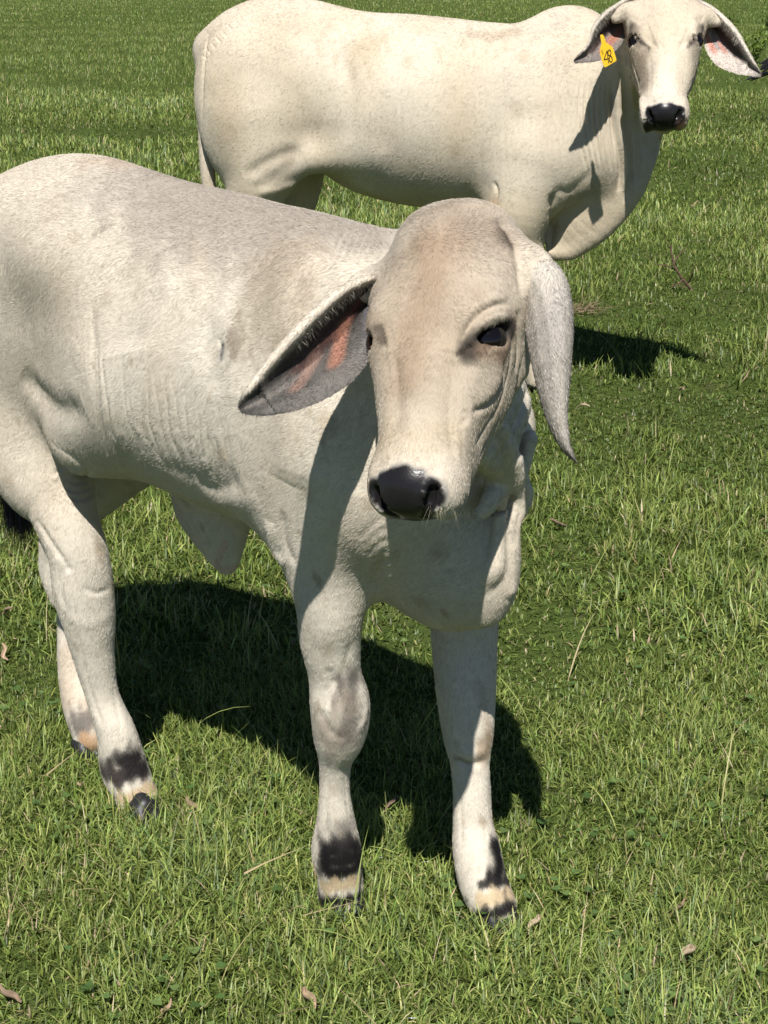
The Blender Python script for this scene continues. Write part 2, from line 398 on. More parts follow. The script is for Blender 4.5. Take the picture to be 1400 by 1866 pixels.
class Head:
    def __init__(s, o, u, v, sc):
        s.o = np.array(o, float); s.u = nrm(u); v = np.array(v, float); s.v = nrm(v - s.u * (v @ s.u)); s.w = np.cross(s.u, s.v); s.s = sc * .01; s.eye_c = (4.4, 8.45, -1.6)
    def p(s, a, b, c): return s.o + (s.u * a + s.v * b + s.w * c) * s.s
    def loc(s, P_): d = (P_ - s.o) / s.s; return np.stack([d @ s.u, d @ s.v, d @ s.w], 1)
    def build(s, S):
        A = [s.u, s.v, s.w]; q = s.s
        E = lambda c, R, k=.03, op=1: S.ell(s.p(*c), np.array(R) * q, A, k, op)
        K = lambda a, b, ra, rb, k=.03, op=1, sq=None: S.cone(s.p(*a), s.p(*b), ra * q, rb * q, k, sq, op)
        E((-8.2, -.3, -4.0), (7.7, 7.2, 7.0), .04)                 # cranium
        for g in (-1, 1): E((-12.2, g * 4.0 - .3, -4.4), (3.4, 3.2, 4.2), .03)   # horn buds
        E((-1.5, 0, -3.0), (9.0, 8.6, 6.3), .05)                 # brow
        limb(S, [(s.p(0, 0, -3.6), 6.9 * q), (s.p(8, 0, -3.4), 6.6 * q), (s.p(15, 0, -3.9), 4.95 * q), (s.p(21, 0, -4.2), 5.2 * q)], .03, 4, (s.w, .86))   # bridge of the nose
        E((23.0, 0, -5.0), (5.2, 5.6, 5.4), .03)                 # muzzle
        E((26.0, 0, -4.0), (3.2, 4.7, 4.2), .02)                 # nose pad
        for g in (-1, 1):
            E((2.6, g * 6.6, -2.2), (4.8, 2.7, 3.6), .04)        # orbit
            E((9.5, g * 4.6, -5.6), (8.0, 2.6, 3.8), .045)        # cheek bone
            E((3, g * 4.8, -10.0), (8.0, 3.6, 6.0), .05)         # jaw muscle
            K((2, g * 4.6, -13.4), (19, g * 2.4, -10.2), 3.2, 2.7, .04)
            E((24.6, g * 4.0, -5.6), (3.6, 2.3, 4.2), .02)       # lip / nostril wing
            E((27.2, g * 3.0, -3.0), (1.6, 1.8, 1.7), .014)      # nostril rim
        K((14, 0, -9.4), (22.8, 0, -10.4), 4.4, 3.0, .03)        # chin
    def holes(s, S):
        for g in (-1, 1):
            S.cone(s.p(29.4, g * 2.0, -4.6), s.p(27.0, g * 3.9, -1.6), .45 * s.s, .8 * s.s, .007, None, -1)
            S.cone(s.p(28.2, g * 3.4, -2.3), s.p(25.0, g * 2.6, -3.4), .85 * s.s, .5 * s.s, .006, None, -1)
            n_ = nrm(s.v * g * .72 + s.w * .69); t_ = nrm(s.v * g * .69 - s.w * .72); ax = nrm(t_ * .86 - s.u * .5)
            S.ell(s.p(*s.eye_c[:1], g * s.eye_c[1], s.eye_c[2]), (3.1 * s.s, 1.75 * s.s, 1.35 * s.s), [ax, np.cross(n_, ax), n_], .005, -1)   # eye sockets

class Skin:
    "strokes (folds, wrinkles) and paint laid on a grown body, located from the survey by ray"
    def __init__(s, V, Q):
        s.bvh = BVHTree.FromPolygons([Vector(v) for v in V], Q.tolist())
    def hit(s, px, py):
        r = nrm(ray(px, py)); h = s.bvh.ray_cast(Vector(C0), Vector(r))
        if h[0] is None:
            h = s.bvh.find_nearest(Vector(C0 + r * 2.4 / max(r[1], .1)))
        return np.array(h[0])
    def line(s, pts, n=4):
        A = catmull(np.array(pts, float), n) if len(pts) > 2 else np.array([np.array(pts[0]) + (np.array(pts[1]) - np.array(pts[0])) * t for t in np.linspace(0, 1, n + 1)])
        return np.array([s.hit(*q[:2]) for q in A])

def seg_dist(p, A):
    d = np.full(len(p), 9.0); tt = np.zeros(len(p)); n = len(A) - 1
    for i in range(n):
        ab = A[i + 1] - A[i]; l = ab @ ab + 1e-12
        t = np.clip(((p - A[i]) @ ab) / l, 0, 1); q = np.linalg.norm(p - A[i] - t[:, None] * ab, axis=1)
        m = q < d; d[m] = q[m]; tt[m] = (i + t[m]) / n
    return d, tt

def stroke(V, disp, A, w, amp, taper=True):
    lo = A.min(0) - 3 * w; hi = A.max(0) + 3 * w; m = np.where(np.all((V > lo) & (V < hi), axis=1))[0]
    if not len(m): return
    d, t = seg_dist(V[m], A); f = np.exp(-(d / w) ** 2)
    if taper: f *= np.clip(np.minimum(t, 1 - t) * 6, 0, 1) ** .7
    disp[m] += amp * f

def paint(V, c, A, w, col, strength=1.0, hard=1.5, warp=.0, wf=60):
    "blend col into c within w of polyline/point A"
    A = np.atleast_2d(A); lo = A.min(0) - 2.2 * w; hi = A.max(0) + 2.2 * w; m = np.where(np.all((V > lo) & (V < hi), axis=1))[0]
    if not len(m): return
    if len(A) == 1: d = np.linalg.norm(V[m] - A[0], axis=1)
    else: d, _ = seg_dist(V[m], A)
    if warp: d = d * (1 + warp * wav(V[m], wf, 2)) + warp * w * .3 * wav(V[m], wf * 4, 4)
    f = strength * np.exp(-np.maximum(d / w, 0) ** (2 * hard))
    c[m] += f[:, None] * (np.array(col) - c[m])

def ear_sheet(U, Lw, Yu, prof, depth, n=36, mth=22, th=.0035):
    """ear as a closed curved leaf: U, Lw edges (survey px), Yu distances base->tip, prof(t) cup profile, depth(s)"""
    U = np.array(U, float); Lw = np.array(Lw, float)
    def rs(A, n):
        B = catmull(A, 8); l = np.r_[0, np.cumsum(np.linalg.norm(np.diff(B, axis=0), axis=1))]; x = np.linspace(0, l[-1], n)
        return np.stack([np.interp(x, l, B[:, 0]), np.interp(x, l, B[:, 1])], 1)
    Us, Ls = rs(U, n), rs(Lw, n); s_ = np.linspace(0, 1, n); t_ = np.linspace(0, 1, mth)
    G_ = np.zeros((n, mth, 3))
    for i in range(n):
        for j in range(mth):
            q = Us[i] * (1 - t_[j]) + Ls[i] * t_[j]
            Y = np.interp(s_[i], np.linspace(0, 1, len(Yu)), Yu) + prof(t_[j]) * depth(s_[i])
            G_[i, j] = P(q[0], q[1], Y)
    du = np.gradient(G_, axis=0); dv = np.gradient(G_, axis=1); N = np.cross(du, dv); N /= np.linalg.norm(N, axis=2)[..., None] + 1e-12
    if N[n // 2, mth // 2] @ (C0 - G_[n // 2, mth // 2]) < 0: N = -N; flip = True
    else: flip = False
    e = np.minimum(np.sin(np.pi * np.clip(t_, .0, 1.)) ** .4, 1)[None, :, None] * np.clip((1 - s_) * 8, 0.15, 1)[:, None, None]
    Fv = (G_ + N * th * e).reshape(-1, 3); Bv = (G_ - N * th * e).reshape(-1, 3)
    idx = np.arange(n * mth).reshape(n, mth)
    q = np.stack([idx[:-1, :-1], idx[1:, :-1], idx[1:, 1:], idx[:-1, 1:]], -1).reshape(-1, 4)
    if flip: q = q[:, ::-1]
    qb = q[:, ::-1] + n * mth; k = n * mth; st = []
    ring = list(idx[:, 0]) + list(idx[-1, 1:]) + list(idx[::-1, -1][1:]) + list(idx[0, ::-1][1:-1])
    for a, b in zip(ring, ring[1:] + ring[:1]): st.append([b, a, a + k, b + k] if not flip else [a, b, b + k, a + k])
    VV = np.concatenate([Fv, Bv]); QQ = np.concatenate([q, qb, np.array(st)])
    S_, T_ = np.meshgrid(s_, t_, indexing='ij'); st2 = np.stack([S_.ravel(), T_.ravel()], 1)
    side = np.r_[np.ones(k), -np.ones(k)]
    return VV, QQ, np.concatenate([st2, st2]), side, G_, N

def ear_cols(st, side, inner, outer, rim, tipc, nse):
    c = np.tile(np.array(outer), (len(st), 1)); m = side > 0; c[m] = np.array(inner)
    e = np.minimum(st[:, 1], 1 - st[:, 1]); f = np.clip(1 - e / .05, 0, 1)[:, None] * .8; c = c * (1 - f) + np.array(rim) * f
    f = np.clip((st[:, 0] - .88) / .12, 0, 1)[:, None] * .85; return c * (1 - f) + np.array(tipc) * f
def eyeball(HD, g, parent, r=2.7, dp=1.7):
    a, b, c = HD.eye_c; ce = HD.p(a, g * (b - .72 * dp), c - .69 * dp); dirv = nrm(HD.v * g * .75 + HD.w * .62)
    bm = bmesh.new(); bmesh.ops.create_uvsphere(bm, u_segments=40, v_segments=24, radius=r * HD.s)
    me = bpy.data.meshes.new('eye'); bm.to_mesh(me); bm.free(); me.materials.append(MAT_EYE)
    for p in me.polygons: p.use_smooth = True
    o = bpy.data.objects.new('eye', me); COL.objects.link(o); o.location = ce; o.parent = parent; return o
def make_hoof(px, py, fwd, parent, sc=1.0, base=None):
    "cloven hoof: two claws on the ground, toes towards fwd"
    o = G(px, py) if base is None else np.array(base, float); f = nrm(fwd); r = np.array([f[1], -f[0], 0]); u = np.array([0, 0, 1.0]); H = SDF()
    for g in (-1, 1):
        limb(H, [(o - f * .030 * sc + r * g * .015 * sc + u * .030 * sc, .020 * sc), (o + r * g * .017 * sc + u * .032 * sc, .022 * sc), (o + f * .026 * sc + r * g * .0155 * sc + u * .012 * sc, .0165 * sc), (o + f * .040 * sc + r * g * .010 * sc + u * .006 * sc, .010 * sc)], .004)
    limb(H, [(o - f * .02 * sc + u * .05 * sc, .024 * sc), (o - f * .005 * sc + u * .045 * sc, .026 * sc)], .008)
    H.ell(o - u * .045 * sc, (.12, .12, .045 * sc), np.eye(3), .002, -1)
    v, q = H.mesh(.005 * sc); v = relax(v, q, 1, .4); v, q = subdiv(v, q); v = H.project(v, 1)
    return mesh_obj('hoof', v, q, MAT_HOOF, parent)

# ---------------------------------------------------------------- hair
def fur(name, V, Q, N, col, keep, flow, dens, ln, wd, parent, seed=1, tilt=.22, lscale=None, var=.065):
    "short coat: one sliver per hair tuft, lying along the flow"
    rg = np.random.default_rng(seed)
    a, b, c, d = (V[Q[:, i]] for i in range(4)); ar = .5 * np.linalg.norm(np.cross(c - a, d - b), axis=1) * keep[Q].min(1)
    n = int(ar.sum() * dens); f = rg.choice(len(Q), n, p=ar / ar.sum()); u, v = rg.random((2, n, 1)); q = Q[f]
    bl = lambda A: A[q[:, 0]] * (1 - u) * (1 - v) + A[q[:, 1]] * u * (1 - v) + A[q[:, 2]] * u * v + A[q[:, 3]] * (1 - u) * v
    p, nn, cc = bl(V), bl(N), bl(col); nn /= np.linalg.norm(nn, axis=1)[:, None] + 1e-9
    fl = flow(p, nn); fl = fl - nn * (fl * nn).sum(1)[:, None]; fl /= np.linalg.norm(fl, axis=1)[:, None] + 1e-9
    an = (.30 * wav(p, 45, 6) + .24 * wav(p, 170, 7) + rg.normal(0, .20, n))[:, None]; sd = np.cross(nn, fl); fl = fl * np.cos(an) + sd * np.sin(an); sd = np.cross(nn, fl)
    tl = (tilt * (1 + .25 * wav(p, 110, 8) + rg.normal(0, .22, n)))[:, None]; L_ = (ln * rg.uniform(.6, 1.25, n) * (lscale(p) if lscale else 1))[:, None]
    tip = p + (fl * np.cos(tl) + nn * np.sin(tl)) * L_; tw = rg.normal(0, .35, (n, 1)); wv = (sd * np.cos(tw) + nn * np.sin(tw)) * wd * .5
    VV = np.stack([p - wv, p + wv, tip], 1).reshape(-1, 3); FF = np.arange(n * 3).reshape(-1, 3)
    k = rg.uniform(1 - var * 1.2, 1 + var, (n, 1)) * (1 + .05 * wav(p, 220, 3)[:, None]); CC = np.clip((cc * k)[:, None, :] * np.array([.93, .93, 1.08])[None, :, None], 0, .95).reshape(-1, 3)
    return mesh_obj(name, VV, FF, MAT_FUR, parent, dict(tint=CC), smooth=False)

def strands(P0, D, ln, wd, droop, segs, seed=2, wob=.15):
    "long hairs: roots, directions, lengths; they bend towards the ground"
    rg = np.random.default_rng(seed); n = len(P0); D = D / np.linalg.norm(D, axis=1)[:, None]; pts = [P0]; d = D.copy(); p = P0.copy()
    for i in range(segs):
        d = d + np.array([0, 0, -1]) * droop / segs + rg.normal(0, wob, (n, 3)) / segs; d /= np.linalg.norm(d, axis=1)[:, None]; p = p + d * (ln / segs)[:, None]; pts.append(p.copy())
    side = np.cross(D, rg.normal(size=(n, 3))); side /= np.linalg.norm(side, axis=1)[:, None]
    t = np.linspace(1, .08, segs + 1); A = np.stack([q - side * (wd * .5 * k) for q, k in zip(pts, t)], 1); B = np.stack([q + side * (wd * .5 * k) for q, k in zip(pts, t)], 1)
    Vv = np.stack([A, B], 2).reshape(-1, 3); m = 2 * (segs + 1); base = np.arange(n)[:, None] * m
    return Vv, np.concatenate([np.concatenate([base + 2 * i, base + 2 * i + 1, base + 2 * i + 3, base + 2 * i + 2], 1) for i in range(segs)]), m
def strand_obj(name, Vv, Fv, m, cols, parent):
    return mesh_obj(name, Vv, Fv, MAT_LONG, parent, dict(tint=np.repeat(cols, m, axis=0)), smooth=False)
def on_sheet(E, s_, t_, n, mth):
    "points and normals on the inner face of an ear"
    G_, N_ = E[4], E[5]; i = np.clip(s_ * (n - 1), 0, n - 1.001); j = np.clip(t_ * (mth - 1), 0, mth - 1.001); ii, jj = i.astype(int), j.astype(int)
    fi, fj = (i - ii)[:, None], (j - jj)[:, None]
    bl = lambda A: A[ii, jj] * (1 - fi) * (1 - fj) + A[ii + 1, jj] * fi * (1 - fj) + A[ii, jj + 1] * (1 - fi) * fj + A[ii + 1, jj + 1] * fi * fj
    return bl(G_), bl(N_)

def nostril_mask(HD, V):
    f = np.zeros(len(V))
    for g in (-1, 1):
        d, _ = seg_dist(V, np.array([HD.p(29.4, g * 2.0, -4.6), HD.p(27.0, g * 3.9, -1.6), HD.p(26.4, g * 3.6, -2.4), HD.p(25.0, g * 2.6, -3.4)])); f = np.maximum(f, np.clip((1.35 - d / HD.s) * 2.5, 0, 1))
    return f
# ---------------------------------------------------------------- the calf
FR = Frame((.06, 2.20, 0), (.75, -.661, 0))
W, L = FR.W, FR.L
S = SDF()
def EL(a, lat, z, R, k=.05, tilt=0, yaw=0):
    c, s_ = math.cos(tilt), math.sin(tilt)
    h = FR.h * c + FR.u * s_; u = FR.u * c - FR.h * s_; r = FR.r
    if yaw: cy, sy = math.cos(yaw), math.sin(yaw); h, r = h * cy + r * sy, r * cy - h * sy
    S.ell(W(a, lat, z), R, [h, r, u], k)
def px_limb(nodes, k=.05, sq=None):
    out = []
    for px, py, r, lat in nodes:
        p = L(px, py, lat); out.append((p, RP(p, r)))
    limb(S, out, k, sq=sq); return out
EL(-.25, 0, .885, (.34, .205, .245), .05)
EL(-.48, 0, .905, (.33, .232, .245), .10)
EL(-.80, 0, 1.00, (.25, .18, .175), .10)
limb(S, [(W(-1.02, 0, 1.06), .05), (W(-.88, 0, 1.115), .045), (W(-.74, 0, 1.145), .04), (W(-.60, 0, 1.135), .035), (W(-.45, 0, 1.105), .035), (W(-.30, 0, 1.06), .038), (W(-.18, 0, 1.01), .035), (W(-.05, 0, .98), .035)], .07)
for g in (-1, 1):
    EL(-.13, g * .115, .90, (.12, .075, .22), .09, -.25)          # shoulder
    EL(-.03, g * .12, .82, (.12, .075 if g > 0 else .095, .13), .08)
    EL(-.84, g * .10, .90, (.18, .10, .24), .08, .1)              # thigh
    EL(-.64, g * .15, 1.06, (.07, .05, .04), .12)                 # hook bone
    S.cone(W(-.62, g * .15, .745), W(-.48, g * .17, .86), .045, .02, .12)   # flank fold
EL(-.015, 0, .80, (.14, .155, .19), .08)
EL(.045, 0, .66, (.12, .085, .115), .07)
px_limb([(560, 860, 100, .10), (588, 985, 82, .115), (601, 1095, 63, .12), (602, 1160, 56, .11), (610, 1226, 48, .10), (620, 1285, 54, .095), (619, 1335, 48, .09), (612, 1382, 31, .085),
         (610, 1435, 27, .08), (612, 1500, 35, .075), (613, 1548, 45, .07), (619, 1590, 41, .065), (622, 1630, 42, .06)], .06)
px_limb([(835, 930, 85, -.12), (846, 1060, 68, -.13), (846, 1150, 61, -.13), (849, 1250, 55, -.115), (853, 1335, 46, -.105), (856, 1385, 36, -.10), (860, 1440, 34, -.095),
         (862, 1500, 36, -.09), (869, 1551, 43, -.085), (880, 1605, 44, -.08), (899, 1650, 42, -.077)], .06)
px_limb([(40, 720, 120, .07), (80, 850, 92, .11), (106, 900, 68, .12), (122, 950, 57, .13), (143, 1010, 54, .125), (152, 1075, 55, .12), (162, 1130, 48, .115), (170, 1190, 38, .11), (187, 1268, 30, .10),
         (212, 1335, 35, .09), (225, 1395, 42, .08), (244, 1440, 39, .075), (264, 1482, 37, .07)], .06)
px_limb([(100, 940, 29, .13), (99, 1000, 27, .125), (103, 1040, 30, .12), (118, 1085, 28, .115)], .02)
limb(S, [(W(-.80, -.08, .88), .13), (W(-.76, -.12, .72), .10), (W(-.88, -.10, .56), .055), (W(-.985, -.08, .46), .043), (W(-.98, -.07, .40), .04), (W(-.965, -.045, .27), .029), (W(-.945, -.03, .16), .035),
         (W(-.905, -.01, .09), .038), (W(-.872, -.004, .035), .036)], .06)
# sheath hanging under the belly
limb(S, [(L(385, 910, 0), .095), (L(394, 950, 0), .072), (L(402, 985, 0), .052), (L(408, 1010, 0), .036)], .05, sq=(FR.r, .42))
# neck and head
HD = Head(P(790, 552, 1.93), (-.165, -.66, -.73), (.885, -.44, .05), .955)
HD.build(S)
NB = HD.p(-7, 0, -10)
mid = (W(-.02, 0, .94) + NB) / 2
limb(S, [(W(-.22, 0, .93), .185), (W(-.05, 0, .915), .145), (mid, .125), (NB, .082)], .08, sq=(FR.r, .72))
limb(S, [(W(-.2, 0, 1.01), .035), (W(-.06, 0, .98), .035), (HD.p(-13, 0, -8), .05)], .07)
# throat folds and dewlap
limb(S, [(L(890, 1105, .0), .018), (L(920, 1060, .0), .010), (L(935, 960, .0), .010), (L(950, 880, .0), .014), (HD.p(6, 2, -14), .02)], .04)
limb(S, [(L(880, 1063, .035), .011), (L(898, 1035, .03), .017), (L(908, 985, .025), .010), (L(913, 915, .02), .008), (L(930, 835, .01), .009), (HD.p(12, 1, -12), .012)], .008)
limb(S, [(L(930, 1076, .005), .007), (L(922, 1010, .01), .007), (L(922, 950, .0), .007), (L(945, 880, -.01), .008), (L(965, 800, -.02), .012)], .008)
limb(S, [(L(866, 945, .07), .007), (L(893, 915, .05), .013), (L(905, 860, .03), .016), (HD.p(14, 1, -12), .02)], .02)
limb(S, [(HD.p(-3, 5, -5), .040), (P(955, 492, 1.99), .031), (P(985, 508, 1.97), .024), (P(1000, 530, 1.955), .014)], .035); limb(S, [(HD.p(-5, -5, -5), .04), (P(672, 525, 2.03), .026), (P(645, 540, 2.0), .010)], .03)
limb(S, [(W(-1.0, 0, 1.09), .045), (W(-1.08, 0, 1.0), .032), (W(-1.09, 0, .8), .024), (W(-1.05, 0, .62), .018), (L(30, 868, 0), .014)], .015)
HD.holes(S)
V, Q = S.mesh(.012); V = relax(V, Q, 1, .4)
NSUB = 2
V, Q = subdiv(V, Q); V = S.project(V, 1); SK = Skin(V, Q)
if NSUB > 1: V, Q = subdiv(V, Q); V = S.project(V, 1)
V = S.project(relax(V, Q, 1, .3), 1)

# folds, wrinkles, veins
N0 = vnormals(V, Q); disp = np.zeros(len(V))
def ST(pts, w, amp, taper=True, n=4): stroke(V, disp, SK.line(pts, n), w * .001, amp * .001, taper)
_rr = np.random.default_rng(4)
for i in range(17):                                             # loose skin rippling down the flank
    x = 172 + i * 15.5 + _rr.normal(0, 3.5); top = 560 + _rr.uniform(0, 110) + i * 9; q_ = _rr.normal(0, 3, 4); am = _rr.uniform(.5, 1.6); en = 872 + i * 3 - _rr.uniform(0, 50)
    ST([(x + q_[0], top), (x + 8 + q_[1], top + 100), (x + 22 - i * .5 + q_[2], 800), (x + 50 - i * 1.5 + q_[3], en)], 4.0, -am)
    ST([(x + 8 + q_[0], top + 30), (x + 15 + q_[1], top + 120), (x + 30 + q_[2], 790), (x + 52 - i * 1.5 + q_[3], en - 10)], 5.5, am * .7)
ST([(215, 470), (225, 560), (235, 640)], 60, -9); ST([(175, 405), (190, 420)], 26, 7); ST([(130, 330), (180, 380), (200, 420)], 40, 3)
ST([(520, 700), (530, 800), (525, 880)], 30, 5); ST([(640, 700), (650, 800), (640, 900)], 35, -5); ST([(580, 690), (590, 800), (590, 900)], 35, 4)
ST([(628, 425), (598, 470), (575, 540), (560, 640)], 26, -7); ST([(545, 420), (525, 520), (520, 640)], 40, 5); ST([(470, 480), (455, 600), (450, 720)], 40, -4)
ST([(330, 480), (345, 600), (360, 720)], 30, 2.5); ST([(400, 500), (410, 620), (420, 740)], 30, 2.0); ST([(365, 500), (380, 610), (390, 730)], 22, -2.2)
ST([(905, 398), (930, 425), (946, 470), (952, 540)], 9, -6); ST([(965, 450), (962, 500), (960, 545)], 9, 3)
ST([(834, 640), (826, 720), (824, 800)], 15, -4.5); ST([(862, 668), (852, 730), (846, 800)], 14, 3.0); ST([(712, 640), (722, 720), (722, 790)], 12, -4.0); ST([(800, 480), (820, 540), (850, 590)], 26, 2.5); ST([(770, 470), (765, 560), (762, 620)], 26, -2.0)
ST([(778, 939), (815, 936), (845, 920), (853, 900)], 4, -3)
ST([(165, 545), (170, 640), (176, 740), (200, 830)], 9, -3)
ST([(40, 680), (80, 725), (112, 748), (155, 745)], 26, -9); ST([(60, 672), (100, 705), (150, 715)], 32, 4)
ST([(60, 610), (110, 640), (160, 640)], 40, 4)
for a in ([(118, 872), (140, 880), (165, 872)], [(112, 886), (140, 896), (170, 884)], [(120, 903), (148, 910), (172, 898)], [(95, 868), (120, 850), (150, 856)], [(130, 862), (150, 868), (168, 860)]):
    ST(a, 4.5, -3); ST([(x, y + 7) for x, y in a], 4.5, 2)
for k in range(5): ST([(90 + k * 14, 800 + k * 6), (110 + k * 12, 820 + k * 8), (150 + k * 4, 835 + k * 8)], 4, -1.0)
ST([(66, 944), (90, 985), (118, 1025), (128, 1046)], 7, -4); ST([(116, 1030), (110, 1070), (118, 1110)], 7, -3)
ST([(150, 1070), (175, 1080), (200, 1072)], 6, -2); ST([(120, 1120), (160, 1140), (205, 1120)], 12, 1.5)
ST([(140, 1150), (165, 1260), (190, 1330)], 5, -2.5); ST([(205, 1250), (222, 1330)], 5, -1.2)
# foreleg, elbow, chest
ST([(492, 950), (500, 1000), (522, 1030)], 12, 5); ST([(515, 930), (520, 985), (535, 1030)], 8, -3)
ST([(560, 870), (545, 960), (548, 1030), (560, 1090)], 14, -4)
ST([(640, 1165), (625, 1230), (600, 1250)], 7, -2); ST([(600, 1215), (604, 1250), (600, 1290)], 8, -2.5)
ST([(582, 1290), (600, 1330), (628, 1350)], 9, -2.5); ST([(655, 1245), (668, 1290), (655, 1335)], 8, 2.5)
ST([(600, 1385), (597, 1450), (592, 1505)], 4, -1.6); ST([(628, 1385), (630, 1440), (636, 1500)], 4, -1.4)
ST([(830, 1381), (850, 1392), (885, 1388)], 6, -3.5); ST([(835, 1368), (858, 1374), (888, 1366)], 8, 3)
ST([(838, 1400), (840, 1480), (843, 1550)], 4, -1.2)
for k in range(6): ST([(655 + k * 7, 985 + k * 13), (672 + k * 6, 965 + k * 15), (700 + k * 2, 938 + k * 20)], 5.5, -1.3 + .3 * (k % 2)); ST([(660 + k * 7, 990 + k * 13), (678 + k * 6, 972 + k * 15), (706 + k * 2, 946 + k * 20)], 6, .9)
ST([(676, 1078), (690, 1040), (700, 1010)], 8, -5)
# shoulder blade, neck
ST([(575, 470), (562, 560), (560, 650)], 16, -3); ST([(300, 560), (380, 640), (395, 720)], 30, -3)
ST([(395, 610), (405, 640), (398, 660)], 6, -2)
for k in range(5): ST([(640 + k * 13, 412), (622 + k * 14, 445), (606 + k * 14, 480)], 4, -1.6)
ST([(330, 900), (400, 915), (470, 905)], 20, 4); ST([(360, 880), (400, 893), (440, 880)], 14, -4); ST([(300, 850), (380, 870), (440, 862)], 20, -3)
# face
for g, pts in ((1, [(838, 632), (850, 600), (872, 573), (900, 556), (928, 553)]),):
    ST(pts, 4, -4.0); ST([(832, 622), (845, 588), (866, 562), (898, 545), (926, 541)], 6, 2.6)
ST([(856, 630), (868, 602), (890, 582), (915, 576), (934, 584)], 4.2, 4.5); ST([(862, 636), (885, 640), (912, 632), (930, 612)], 4.5, 2.6)
ST([(862, 628), (846, 641), (830, 652)], 4, -2.5)
ST([(855, 650), (885, 655), (912, 648), (928, 630)], 8, 1.8)
ST([(918, 655), (918, 690), (903, 722), (880, 742), (858, 752)], 5, -4.5); ST([(908, 655), (905, 690), (888, 715), (866, 730)], 15, 4)
ST([(934, 610), (930, 660), (916, 720), (895, 770)], 4, -2.5); ST([(912, 760), (896, 790), (875, 830)], 4, -2.5); ST([(900, 752), (884, 780), (866, 812)], 4, -2)
ST([(945, 560), (946, 620), (940, 680)], 6, -4)
for pts in ([(968, 660), (955, 730), (925, 800), (895, 860)], [(975, 700), (962, 780), (935, 850)], [(985, 740), (978, 820), (960, 900), (945, 960)], [(955, 640), (940, 715), (912, 785), (880, 840)], [(965, 850), (948, 930), (938, 1000)]):
    ST(pts, 6, -3.0); ST([(x + 9, y) for x, y in pts], 7, 2.2)
ST([(842, 745), (850, 760), (838, 778), (842, 800)], 4, -1.8); ST([(828, 660), (824, 740), (822, 830)], 5, -1.6); ST([(838, 700), (834, 780), (836, 850)], 5, 1.4)
ST([(745, 420), (748, 470), (735, 520)], 10, -.8); ST([(700, 600), (712, 660), (716, 720)], 6, 1.6)
ST([(790, 640), (784, 720), (780, 800)], 14, 1.0)
ST([(690, 590), (698, 612), (706, 640)], 4, -2.5)
ST([(790, 862), (806, 880), (804, 905)], 5, 2.5); ST([(848, 900), (845, 925), (820, 938)], 4, -1.5)
hl = HD.loc(V)
nose = (hl[:, 0] > 20) & (np.abs(hl[:, 1]) < 8) & (hl[:, 2] > -14)
V = V + N0 * disp[:, None]

# coat colours: pale cream with greyer, browner and black parts
lin = lambda r, g, b: tuple(((x / 255 + .055) / 1.055) ** 2.4 if x > 10 else x / 255 / 12.92 for x in (r, g, b))
CREAM, WHITE, GREY, BROWN, TAN, BLACK = (.57, .525, .45), (.64, .605, .54), (.33, .30, .27), (.30, .225, .155), (.42, .32, .20), (.012, .011, .012)
col = np.tile(np.array(CREAM), (len(V), 1)); z = V[:, 2]
def mix(f, c):
    global col
    f = np.clip(f, 0, 1)[:, None]; col[:] = col * (1 - f) + np.array(c) * f
mix(.5 + .5 * wav(V, 9, 1), (.62, .585, .52)); mix(.25 * (wav(V, 23, 2) > .2) * np.abs(wav(V, 23, 2)), (.52, .455, .37))
mix(np.clip((.62 - z) / .1, 0, 1) * .8, WHITE)
mix(np.clip(wav(V, 48, 9) - 1.15, 0, 1) * .9, (.42, .36, .28)); mix(np.clip(wav(V, 90, 5) - 1.3, 0, 1) * .7, (.34, .28, .2))
def PT(px, w, c, st=1.0, hard=1.5, warp=.25, wf=60):
    A = SK.line(px, 3) if len(px) > 1 else np.array([SK.hit(*px[0])])
    paint(V, col, A, w, c, st, hard, warp, wf)
PT([(330, 330), (430, 380), (540, 400), (640, 415)], .11, (.32, .29, .26), .85)
PT([(250, 320), (330, 380), (470, 430)], .10, (.34, .305, .27), .7); PT([(60, 380), (100, 560)], .16, (.42, .38, .32), .35)
PT([(165, 290), (200, 291), (235, 300)], .026, (.42, .33, .26), .4); PT([(425, 615), (430, 628)], .017, (.24, .20, .155), .75, 1.5, .5, 120); PT([(405, 628), (400, 655)], .0055, (.07, .07, .09), .95, 2)
PT([(520, 470), (500, 560)], .07, (.38, .32, .25), .6)
PT([(895, 602)], .034, (.34, .29, .24), .7); PT([(690, 610)], .025, (.30, .26, .22), .6)
hl = HD.loc(V); r_ = np.linalg.norm((hl - np.array([-9, 0, 3])) / np.array([9, 7, 9]), axis=1)
mix(.95 * np.exp(-r_ ** 2) * (.8 + .3 * wav(V, 60, 3)), (.28, .235, .19))
mix(.7 * np.exp(-np.linalg.norm((hl - np.array([4, 0, 2])) / np.array([14, 8, 9]), axis=1) ** 4), (.44, .37, .285))
PT([(800, 440), (775, 540), (750, 620), (735, 690)], .030, (.36, .27, .195), .55); PT([(860, 400), (920, 430)], .035, (.34, .28, .23), .5)
PT([(700, 800), (760, 805), (820, 790)], .03, (.44, .37, .24), .4); PT([(890, 690)], .035, (.42, .385, .33), .5)
PT([(856, 636), (872, 622), (890, 604), (912, 594), (930, 600)], .018, BLACK, .93, 2.5, .12); PT([(924, 424), (932, 442)], .011, (.09, .07, .055), .8); PT([(846, 641), (862, 628)], .005, (.05, .04, .03), .8); PT([(912, 650), (925, 632)], .008, (.10, .075, .06), .7)
PT([(690, 598), (698, 620)], .009, (.05, .045, .04), .8)
PT([(885, 640), (915, 636)], .014, (.35, .25, .18), .5)
